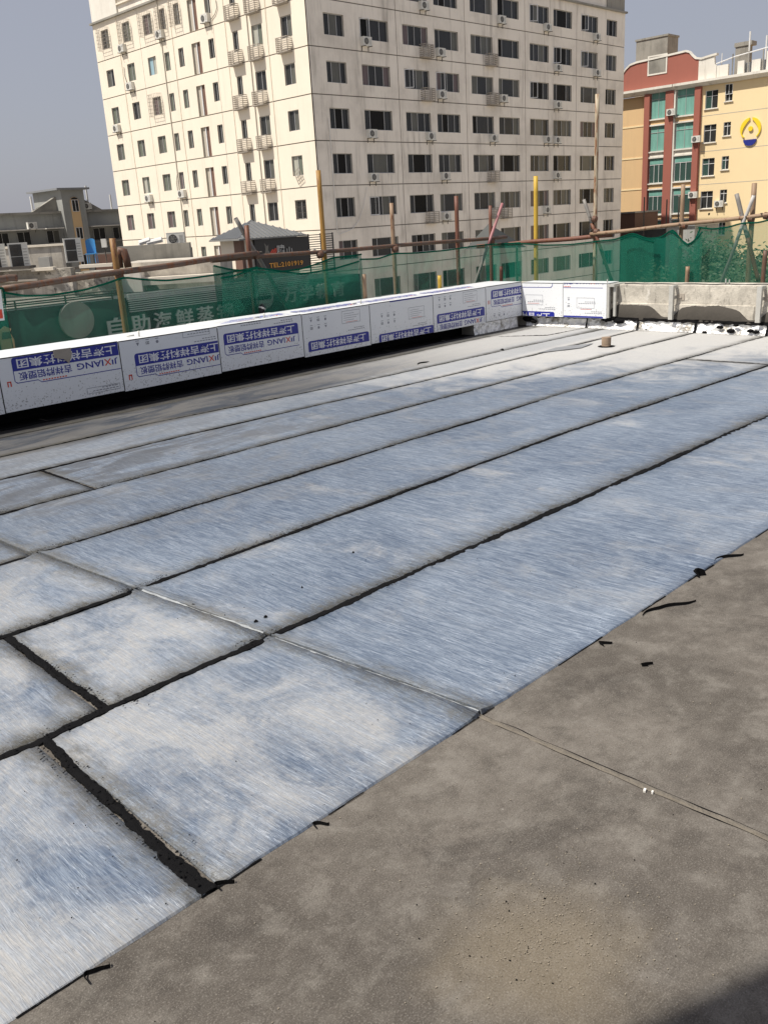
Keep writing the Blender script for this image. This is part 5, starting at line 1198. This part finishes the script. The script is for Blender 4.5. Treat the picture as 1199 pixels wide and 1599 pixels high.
# ================================================================== FAR GREY BUILDING (left)
YG = 100.0
gb = empty('grey_building', (50, YG, -20), 'dim grey apartment block with a central gable tower and a yellow arched strip, far left', 'building')
def gx(px, py, y=YG): p = on_y(px, py, y); return p.x, p.z
mb = MB(); mb.box((20, YG, -20), (62, YG+14, 4.3)); mb.build('wall', M['greywall'], gb)
mb = MB(); mb.box((19.8, YG-.3, 4.3), (62.2, YG+14, 4.55)); mb.build('roof_edge', M['concrete_old'], gb)
x0, x1 = gx(94, 330)[0], gx(129, 330)[0]; zt = gx(110, 294)[1]
mb = MB(); mb.box((x0, YG-.9, -20), (x1, YG+6, zt-.2)); mb.build('stair_tower', M['greywall'], gb)
mb = MB(); mb.box((x0-.6, YG-1.3, zt-.2), (x1+.6, YG+6.3, zt)); mb.build('tower_roof', M['tin'], gb)
for s_, xa, xb in ((-1, x0, x0-3.0), (1, x1, x1+2.8)):
    mb = MB(); mb.prism([(xa, YG+.5, 4.55), (xb, YG+.5, 4.55), (xa, YG+.5, 6.1)], (0, .6, 0)); mb.build('gable_slope', M['concrete_old'], gb, fix=True)
ax0, ax1 = gx(106, 330)[0], gx(119.5, 330)[0]; at_ = gx(112, 308)[1]
mb = MB(); ac_ = (ax0+ax1)/2; ar = (ax1-ax0)/2
mb.prism([(ax0, YG-.98, -8), (ax1, YG-.98, -8)]+[(ac_+ar*math.cos(i*PI/12), YG-.98, at_-ar+ar*math.sin(i*PI/12)) for i in range(13)], (0, .078, 0)); mb.build('yellow_strip', M['tanwall'], gb, fix=True)
for i in range(3):
    z0 = at_-ar-1.05-i*2.95
    window(gb, Vector((0, YG-1.06, 0)), EX, ax0+.12, z0, (ax1-ax0)-.24, 1.25, (.5,), ('g_dark', 'g_dark'), 0, 0.0, frame='whitealu')
mb = MB(); mb.prism([(ac_+(ar-.12)*math.cos(i*PI/12), YG-1.0, at_-ar+.25+(ar-.3)*math.sin(i*PI/12)) for i in range(13)], (0, .018, 0)); mb.build('arch_light', M['g_dark'], gb, fix=True)
for xa, xb in ((gx(2, 340)[0]-4, gx(60, 340)[0]), (gx(62, 340)[0], gx(94, 340)[0]-.3), (gx(136, 340)[0], gx(183, 340)[0]+2)):
    for j in range(3):
        z = 2.70-3.02*j
        mb = MB(); mb.box((xa, YG-1.3, z), (xb, YG-.001, z+.10)); mb.build('awning', M['whitewall'], gb)
        mb = MB(); mb.box((xa+.1, YG-1.0, z-1.72), (xb-.1, YG-.002, z-1.56)); mb.build('balcony_slab', M['concrete_old'], gb)
        n_ = max(1, int((xb-xa)/2.4))
        for q in range(n_):
            xw = xa+.5+q*(xb-xa-.8)/n_; window(gb, Vector((0, YG-.1, 0)), EX, xw, z-1.5, 1.5, 1.35, (.5,), rw.choice([('g_dark', 'g_dark'), ('g_dark', 'g_curt')]), 0, 0.0, frame='alu')
for k, (px, py) in enumerate(((45, 352), (137, 321))):
    p = on_y(px, py, YG-.4); ac(Vector((p.x-.5, YG-1.01 if k == 0 else YG-.01, p.z-.4)), 0, ['air conditioner on the left balcony of the grey building', 'air conditioner right of the arched window of the grey building'][k], 'air conditioners on the grey building', sc_=1.25)
for k, (px, pt) in enumerate(((48, 307), (172, 304), (134, 290))):
    p = on_y(px, pt, YG+1); mb = MB(); mb.tube([(p.x, YG+1, 4.3), (p.x, YG+1, p.z)], .11, 6); mb.build('vent_pipe', M['pipe_w'], None, label=['white pipe standing on the grey building left of its gable', 'white pipe standing on the grey building nearest the tower', 'thin aerial pole right of the grey gable tower'][k], cat='pipe')
# far houses and tree masses toward the horizon
rf = random.Random(5)
for k, (px, D, w_, h_, mt) in enumerate([(10, 190, 26, 23, 'greywall'), (170, 230, 22, 26, 'concrete_old'), (-60, 160, 30, 24, 'greycream'), (60, 300, 40, 27, 'greywall')]):
    p = on_f(px, 360, D); e = empty('distant_block', (p.x, p.y, -20), ['distant flat grey block left of the grey gable', 'distant block just left of the tower', 'distant pale block beyond the left border', 'farthest grey block behind the grey building'][k], 'building')
    mb = MB(); mb.box((p.x-w_/2, p.y, -20), (p.x+w_/2, p.y+12, -20+h_)); mb.build('wall', M[mt], e); mb = MB(); mb.box((p.x-w_/2-.3, p.y-.3, -20+h_), (p.x+w_/2+.3, p.y+12.3, -19.6+h_)); mb.build('roof', M['concrete_old'], e)

# ================================================================== NEAR NEIGHBOUR: SEAFOOD RESTAURANT AND ITS ROOFTOP
YR = 22.0
rs = empty('restaurant_building', (4, YR, -20), 'dark-fronted restaurant block behind the green net with white seafood lettering', 'building')
mb = MB(); mb.box((-6, YR, -20), (12.5, YR+7, .02)); mb.box((12.5, YR, -20), (21.1, YR+4.4, -.05)); mb.build('facade', M['facade'], rs)
mb = MB(); mb.box((-6, YR+.3, .021), (12.3, YR+6.9, .05)); mb.build('roof', M['roofing'], rs)
for j in range(9):
    mb = MB(); mb.box((12.5, YR-.10, -.36+j*.055), (18.8, YR-.04, -.335+j*.055)); mb.build('slat', M['alu'], rs)
mb = MB(); 
for z in (.12, .17, .24): mb.tube([(3, YR, z), (12.4, YR, z)], .018, 6)
mb.build('handrail', M['iron'], rs)
for i in range(8): mb = MB(); mb.tube([(3+i*1.3, YR, 0), (3+i*1.3, YR, .25)], .022, 6); mb.build('rail_post', M['iron'], rs)
def sign_text(parent, body, x0, x1, z0, z1, y, mat, name='letter', gap=.18):
    n = len(body); w_ = (x1-x0)/n
    for i, ch in enumerate(body):
        if ch == ' ': continue
        mb = MB(); letters(mb, ch, (x0+i*w_+w_*gap/2, y, z0+(z1-z0)*i/n*0), EX, EZ, w_*(1-gap), (z1-z0), thick=.05); mb.v = [v+Vector((0, 0, 0)) for v in mb.v]; mb.build(name, mat, parent)
ss = empty('seafood_sign', (11.7, YR-.15, -.9), 'large white characters of the seafood steam-pot sign behind the net', 'sign')
sign_text(ss, '自助海鲜蒸锅', 11.7, 15.85, -.90, -.44, YR-.12, M['signwhite'])
sc2 = empty('school_sign', (17.2, YR-.15, -.7), 'pale round logo and four white characters of the school sign behind the net', 'sign')
sign_text(sc2, '万学教育', 17.62, 20.3, -.66, -.20, YR-.12, M['signwhite'])
p = Vector((17.0, YR-.10, -.42)); mb = MB()
ring = [(p.x+.30*math.cos(a), YR-.10, p.z+.30*math.sin(a)) for a in [i*PI/12 for i in range(25)]]
mb.tube(ring, .035, 6, cap=False); mb.build('logo_ring', M['signwhite'], sc2)
mb = MB(); mb.prism([(p.x+.24*math.cos(a), YR-.12, p.z-.06+.22*math.sin(a)) for a in [PI+PI*i/12 for i in range(13)]], (0, .04, 0)); mb.build('logo_crescent', M['signwhite'], sc2, fix=True)
# round lantern-like disc on the facade
q = on_y(124, 500, YR-.2); mb = MB(); mb.tube([(q.x, YR-.12, q.z), (q.x, YR-.02, q.z)], .46, 32); mb.build('round_sign', M['concrete_old'], None, label='big dull round disc on the dark restaurant front left of the lettering', cat='sign')
q = on_y(14, 528, YR-.2); e = empty('figure_sign', q, 'small pale and brown figure board at the lower left behind the net', 'sign')
mb = MB(); mb.prism([(q.x-.16, YR-.1, q.z-.4), (q.x+.16, YR-.1, q.z-.4), (q.x+.17, YR-.1, q.z-.05), (q.x+.10, YR-.1, q.z+.12), (q.x+.15, YR-.1, q.z+.2), (q.x, YR-.1, q.z+.28), (q.x-.13, YR-.1, q.z+.2), (q.x-.17, YR-.1, q.z)], (0, .04, 0)); mb.build('board', M['tanwall'], e, fix=True)
mb = MB(); mb.prism([(q.x-.12, YR-.13, q.z-.02), (q.x+.12, YR-.13, q.z-.02), (q.x+.07, YR-.13, q.z+.14), (q.x-.09, YR-.13, q.z+.14)], (0, .02, 0)); mb.build('shirt', M['brown'], e, fix=True)
# rooftop walls facing us (heading-aligned)
def fbox(mb, pxa, pya, pxb, pyb, D, dep, zlow=None):
    """box whose front is seen between two sight lines at forward distance D"""
    a, b = on_f(pxa, (pya+pyb)/2, D), on_f(pxb, (pya+pyb)/2, D)
    zt = (on_f(pxa, pya, D).z+on_f(pxb, pya-(pxb-pxa)*.0605, D).z)/2; zb_ = zlow if zlow is not None else (on_f(pxa, pyb, D).z+on_f(pxb, pyb-(pxb-pxa)*.0605, D).z)/2
    w_ = (b-a).dot(RT); c = (a+b)/2; c = CAM + RT*((c-CAM).dot(RT)) + HD*(D+dep/2); c.z = (zt+zb_)/2
    mb.obox(c, RT*(w_/2), HD*(dep/2), EZ*((zt-zb_)/2)); return mb, zt
na = empty('rooftop_annex', on_f(60, 440, 27), 'peeling cream rooftop wall with ledges behind the dark brown rail, left', 'building')
mb = MB(); fbox(mb, -120, 432, 118, 500, 27.0, .4, -2.0); mb.build('peeling_wall', M['peel'], na)
mb = MB(); fbox(mb, -120, 446, 60, 449, 26.9, .099); mb.build('ledge', M['cream'], na)
mb = MB(); fbox(mb, 49, 419, 84, 424, 26.85, .3); mb.build('coping', M['cream'], na)
mb = MB(); fbox(mb, 119, 426, 186, 500, 27.6, 1.2, -2.0); mb.build('peeling_wall', M['peel'], na)
mb = MB(); fbox(mb, 124, 414, 176, 419, 27.2, .3); mb.build('coping', M['cream'], na)
mb = MB(); fbox(mb, 186, 421, 223, 480, 27.9, .9, -2.0); mb.build('grey_pillar', M['greycream'], na)
mb = MB(); fbox(mb, -120, 425, 49, 429, 26.7, .5); mb.build('steel_frame', M['iron'], na); mb = MB(); fbox(mb, 84, 419, 140, 423, 27.9, .5); mb.build('steel_frame', M['iron'], na)
mb = MB(); fbox(mb, -120, 396, 101, 440, 29.5, .25, -.5); mb.build('parapet_wall', M['concrete'], na); mb = MB(); fbox(mb, -120, 393, 103, 396.5, 29.45, .4); mb.build('parapet_coping', M['cream'], na)
mb = MB(); fbox(mb, 61, 402, 78, 418, 28.9, .3); mb.build('junction_box', M['acgrey'], na)
nb_ = empty('rooftop_wall', on_f(240, 400, 31), 'long grey concrete rooftop wall in front of the sunlit tower side', 'wall')
mb = MB(); fbox(mb, 186, 385, 299, 430, 31, .3, -.8); mb.build('wall', M['concrete_old'], nb_)
mb = MB(); fbox(mb, 150, 398, 186, 430, 31.2, .3, -.8); mb.build('brown_screen', M['brown'], nb_)
mb = MB(); fbox(mb, 186, 412, 345, 422, 28.4, 2.5, -.8); mb.build('flat_slab', M['concrete'], nb_)
mb = MB(); fbox(mb, 223, 434, 336, 446, 28.0, .3); mb.build('cream_fascia', M['cream'], nb_)
# double-fan condensers
AC2 = ac_parts(.62, .86, .34, 2, True, 'acwhite', 'iron'); 
rzF = math.atan2(RT.y, RT.x)
for k, (px, pb, D, lab, s_) in enumerate(((-16, 431, 27.0, 'double-fan condenser cut by the left border', .86), (19, 429, 27.0, 'double-fan condenser standing on the dark frame at the left', .86), (104, 417, 28.2, 'double-fan condenser standing alone near the orange-brown post', .80))):
    p = on_f(px, pb-7, D); ac(p, -.42, lab, 'double-fan condensers on the rooftop', AC2, False, s_)
p = on_f(264, 383, 33.5); ac(p, rzF, 'dark-faced air conditioner on the wall before the tower foot', 'small condensers by the tower foot', sc_=.75, bracket=False)
for k, (px, w_) in enumerate(((232, .5), (220, .35))):
    p = on_f(px, 385, 32.2); mb = MB(); mb.tube([p, p+EZ*.12, p+RT*w_+EZ*.2], .09, 8); mb.build('roof_duct', M['pipe_w'], None, label=['white elbow duct on the grey rooftop wall', 'smaller white elbow duct left of the other'][k], cat='duct')
# blue chair, pole lamp, dish and laundry on the roof
p = on_f(146, 411, 27.6); e = empty('blue_chair', p, 'blue plastic chair on the rooftop beside the orange-brown post', 'chair')
mb = MB(); n_ = 10
for i in range(n_+1): a = PI*i/n_; q = p+RT*(.14*math.cos(a))+HD*.10*math.sin(a); mb.v += [q+EZ*.28, q+EZ*(.62+.08*math.sin(a))]
for i in range(n_): mb.f.append((2*i, 2*i+2, 2*i+3, 2*i+1)); mb.mi.append(0)
mb.build('backrest', M['blue'], e); mb = MB(); mb.obox(p+EZ*.27, RT*.15, HD*.14, EZ*.015); mb.build('seat', M['blue'], e)
for sx in (-1, 1):
    for sy in (-1, 1): mb = MB(); mb.tube([p+RT*.12*sx+HD*.11*sy, p+RT*.11*sx+HD*.10*sy+EZ*.26], .012, 6); mb.build('leg', M['blue'], e)
p = on_f(168, 414, 27.4); e = empty('white_meter_box', p, 'white box on a thin dark stand left of the orange-brown post', 'box')
mb = MB(); mb.tube([p, p+EZ*.5], .018, 6); mb.build('stand', M['iron'], e); mb = MB(); mb.obox(p+EZ*.62, RT*.07, HD*.05, EZ*.12); mb.build('box', M['acwhite'], e)
p = on_f(196, 418, 27.3); mb = MB(); n_ = 10
mb.tube([p+RT*(-.14), p+RT*(-.14)+EZ*.36, p+RT*(-.07)+EZ*.50, p+RT*.02+EZ*.46, p+RT*.07+EZ*.25, p+RT*.09], [.10, .10, .11, .12, .11, .11], 12); mb.build('rusty_duct', M['clamp'], None, smooth=True, label='dark rusty bent duct on the rooftop right behind the orange-brown post', cat='duct')
for k, (px, mt, w_) in enumerate(((92, 'cloth_o', .5), (55, 'whitealu', .8), (80, 'facade', .7), (30, 'tin', .9))):
    p = on_y(px, 385, YG-1.4); mb = MB(); n_ = 8
    for i in range(n_+1): q = p+EX*(w_*2*(i/n_-.5))+EY*.08*math.sin(i*1.9); mb.v += [q, q-EZ*(1.5+.1*math.sin(i))]
    for i in range(n_): mb.f.append((2*i, 2*i+2, 2*i+3, 2*i+1)); mb.mi.append(0)
    mb.build('laundry', M[mt], None, label=['orange cloth drying before the grey building', 'white cloth drying before the grey building', 'black cloth drying before the grey building', 'grey cloth drying at the far left before the grey building'][k], cat='laundry')
# hut with hip roof and black sign
XH, YH = 20.15, 27.0
hut = empty('rooftop_hut', (XH, YH, -.5), 'small rooftop hut with a ribbed grey hip roof and cream side', 'hut')
ylf = on_x(343, 372, XH).y; zt = on_y(392, 372, YH).z
mb = MB(); mb.box((XH, YH, -1.5), (XH+2.6, ylf, zt)); mb.build('wall', M['cream'], hut)
mb = MB(); mb.box((XH-.03, YH-.03, -1.5), (XH+.12, YH+.40, zt-.02)); mb.build('brown_corner', M['brown'], hut)
apex = Vector((XH+1.02, (YH+ylf)/2, zt+.60)); e0 = .28
cs = [Vector((XH-e0, YH-e0, zt)), Vector((XH+2.6+e0, YH-e0, zt)), Vector((XH+2.6+e0, ylf+e0, zt)), Vector((XH-e0, ylf+e0, zt))]
mb = MB(); mb.add(cs+[apex]+[c_-EZ*.05 for c_ in cs], [(0, 1, 4), (1, 2, 4), (2, 3, 4), (3, 0, 4), (0, 5, 6, 1), (1, 6, 7, 2), (2, 7, 8, 3), (3, 8, 5, 0), (8, 7, 6, 5)]); rfo = mb.build('roof', M['roofrib'], hut)
for a, b in ((0, 1), (3, 0)):
    for i in range(1, 16):
        t_ = i/16; q = cs[a]*(1-t_)+cs[b]*t_; mid = (cs[a]+cs[b])/2; s_ = 1-abs(t_-.5)*2
        top = q + (apex-mid)*s_; n2 = EZ*.018
        mb = MB(); mb.tube([q+n2, top+n2], .022, 4); mb.build('rib', M['tin'], rfo)
bs = empty('black_sign', (XH+.2, YH-.1, .2), 'black sign board with bird mark and orange telephone number under the hut roof', 'sign')
sx0, sx1 = on_y(398, 390, YH-.1).x, on_y(464, 390, YH-.1).x; z1 = zt-.06; z0 = on_y(430, 424, YH-.1).z
mb = MB(); mb.box((sx0, YH-.12, z0), (sx1+.55, YH-.04, z1)); mb.build('board', M['sign'], bs)
bx = on_y(417, 390, YH-.13); mb = MB()
mb.prism([(bx.x-.10, YH-.128, bx.z+.25), (bx.x+.02, YH-.128, bx.z+.12), (bx.x+.10, YH-.128, bx.z+.18), (bx.x+.05, YH-.128, bx.z-.02), (bx.x+.16, YH-.128, bx.z-.15), (bx.x-.02, YH-.128, bx.z-.10), (bx.x-.14, YH-.128, bx.z-.22), (bx.x-.06, YH-.128, bx.z+.02)], (0, .007, 0)); mb.build('bird_mark', M['concrete_old'], bs, fix=True)
mb = MB()
for i in range(3): o_ = Vector((bx.x+.02+.13*i, YH-.127, bx.z-.25+.03*i)); mb.prism([o_, o_+Vector((.07, 0, 0)), o_+Vector((.30, 0, .24)), o_+Vector((.24, 0, .26))], (0, .006, 0))
mb.build('red_strokes', M['inkr'], bs, fix=True)
cx0 = on_y(433, 394, YH-.13); mb = MB(); letters(mb, '啸', (cx0.x, YH-.135, cx0.z-.1), EX, EZ, .36, .36, thick=.01); letters(mb, '山', (cx0.x+.45, YH-.135, cx0.z-.1), EX, EZ, .26, .26, thick=.01); mb.build('lettering', M['signwhite'], bs)
cx0 = on_y(421, 419, YH-.13); cx1 = on_y(473, 411, YH-.13); mb = MB(); letters(mb, 'TEL:2101919', (cx0.x, YH-.135, cx0.z+.01), EX, EZ, cx1.x-cx0.x, .17, thick=.01); mb.build('telephone_number', M['signorange'], bs)
lv = empty('louvre_screen', (22.7, YH, 0), 'black slatted screen right of the hut in front of the tower corner', 'screen')
lx0, lx1 = on_y(464, 380, YH).x, on_y(521, 375, YH).x; lz1 = on_y(492, 366, YH).z; lz0 = -.3
for j in range(16): z = lz1-j*.085; mb = MB(); mb.box((lx0, YH, z-.03), (lx1, YH+.03, z)); mb.build('slat', M['sign'], lv)
for i in range(4): x = lx0+(lx1-lx0)*i/3; mb = MB(); mb.box((x-.02, YH+.031, lz0), (x+.02, YH+.07, lz1+.03)); mb.build('slat_post', M['sign'], lv)
q = on_y(481, 396, YH-.05); mb = MB(); letters(mb, '自', (q.x, YH-.02, q.z), EX, EZ, .15, .16, thick=.01); letters(mb, '蒸', (q.x+.28, YH-.02, q.z), EX, EZ, .19, .18, thick=.01); mb.build('lettering', M['signwhite'], lv)
# dark cone-shaped awning before the tower, behind the crossed poles
p = on_y(796, 383, 40); e = empty('dark_awning', p, 'dark triangular awning peak behind the pink leaning pole', 'awning')
a, b, c_ = on_y(770, 388, 40), on_y(822, 386, 40), on_y(784, 348, 40)
mb = MB(); mb.add([a, b, b+EY*2.5, a+EY*2.5, c_+EY*1.2], [(0, 1, 4), (1, 2, 4), (2, 3, 4), (3, 0, 4), (3, 2, 1, 0)]); mb.build('canopy', M['facade'], e); mb = MB(); mb.tube([(a.x+.5, 40.5, -20), (a.x+.5, 40.5, a.z)], .08, 6); mb.tube([(b.x-.5, 40.5, -20), (b.x-.5, 40.5, b.z)], .08, 6); mb.build('post', M['iron'], e)

# ================================================================== TREES behind the net at the right
rt = random.Random(9)
def tree(base, h, R_, lab, n=9000):
    e = empty('tree', base, lab, 'tree', 'trees in the street below the right parapet'); base = Vector(base)
    mb = MB(); top = base+EZ*h*.75; mb.tube([base, base+EZ*h*.4+EX*.1, top], [.22, .17, .06], 8)
    cl = []
    for i in range(9):
        a = rt.uniform(0, 2*PI); q = base+EZ*h*rt.uniform(.45, .7); t_ = q+Vector((math.cos(a)*R_*.7, math.sin(a)*R_*.7, h*rt.uniform(.1, .28))); mb.tube([q, (q+t_)/2+EZ*.15, t_], [.08, .05, .02], 5); cl.append(t_)
    mb.build('trunk', M['bark'], e); cl += [top+Vector((rt.gauss(0, R_*.35), rt.gauss(0, R_*.35), rt.gauss(h*.1, h*.07))) for i in range(9)]
    f = MB()
    for i in range(n):
        c = rt.choice(cl); p = c+Vector((rt.gauss(0, R_*.17), rt.gauss(0, R_*.17), rt.gauss(0, R_*.15))); s_ = rt.uniform(.035, .085)
        d = Vector((rt.uniform(-1, 1), rt.uniform(-1, 1), rt.uniform(-.7, .7))).normalized()*s_; w_ = d.orthogonal().normalized()*s_*.4
        f.add([p-d, p+w_, p+d, p-w_], [(0, 1, 2, 3)])
    f.build('crown', M['leaf'], e); return e
for k, (px, py, D, h, R_, lab) in enumerate([(1118, 398, 24, 7.5, 1.6, 'bushy dark green tree peak behind the net before the yellow building'), (1165, 432, 21, 6.5, 1.7, 'lower dark green tree near the right border behind the net'), (1085, 425, 22, 6.5, 1.4, 'dark green tree behind the tan post and net'), (1215, 425, 20, 6.5, 1.6, 'dark green tree cut by the right border'), (1130, 440, 19, 6.2, 1.6, 'lowest dark green tree just above the bare concrete parapet')]):
    p = on_f(px, py, D); tree((p.x, p.y, p.z-h+.15), h, R_, lab)

# unseen block added behind and left of the camera to throw the lower-right shadow
off = Vector((-SUN.x, -SUN.y, 0))/SUN.z; H_ = 6.0; k_ = Vector((1.80, .50, 0))-off*H_
e = empty('shadow_caster_block', (k_.x-2.5, k_.y-2.5, 0), 'plain rendered block added behind the camera to throw a shadow, outside the picture', 'shadow caster')
mb = MB(); mb.box((k_.x-5, k_.y-5, 0), (k_.x, k_.y, H_-.2)); mb.build('wall', M['concrete_old'], e)
mb = MB(); mb.box((k_.x-5.2, k_.y-5.2, H_-.199), (k_.x, k_.y, H_)); mb.build('roof', M['roofing'], e)
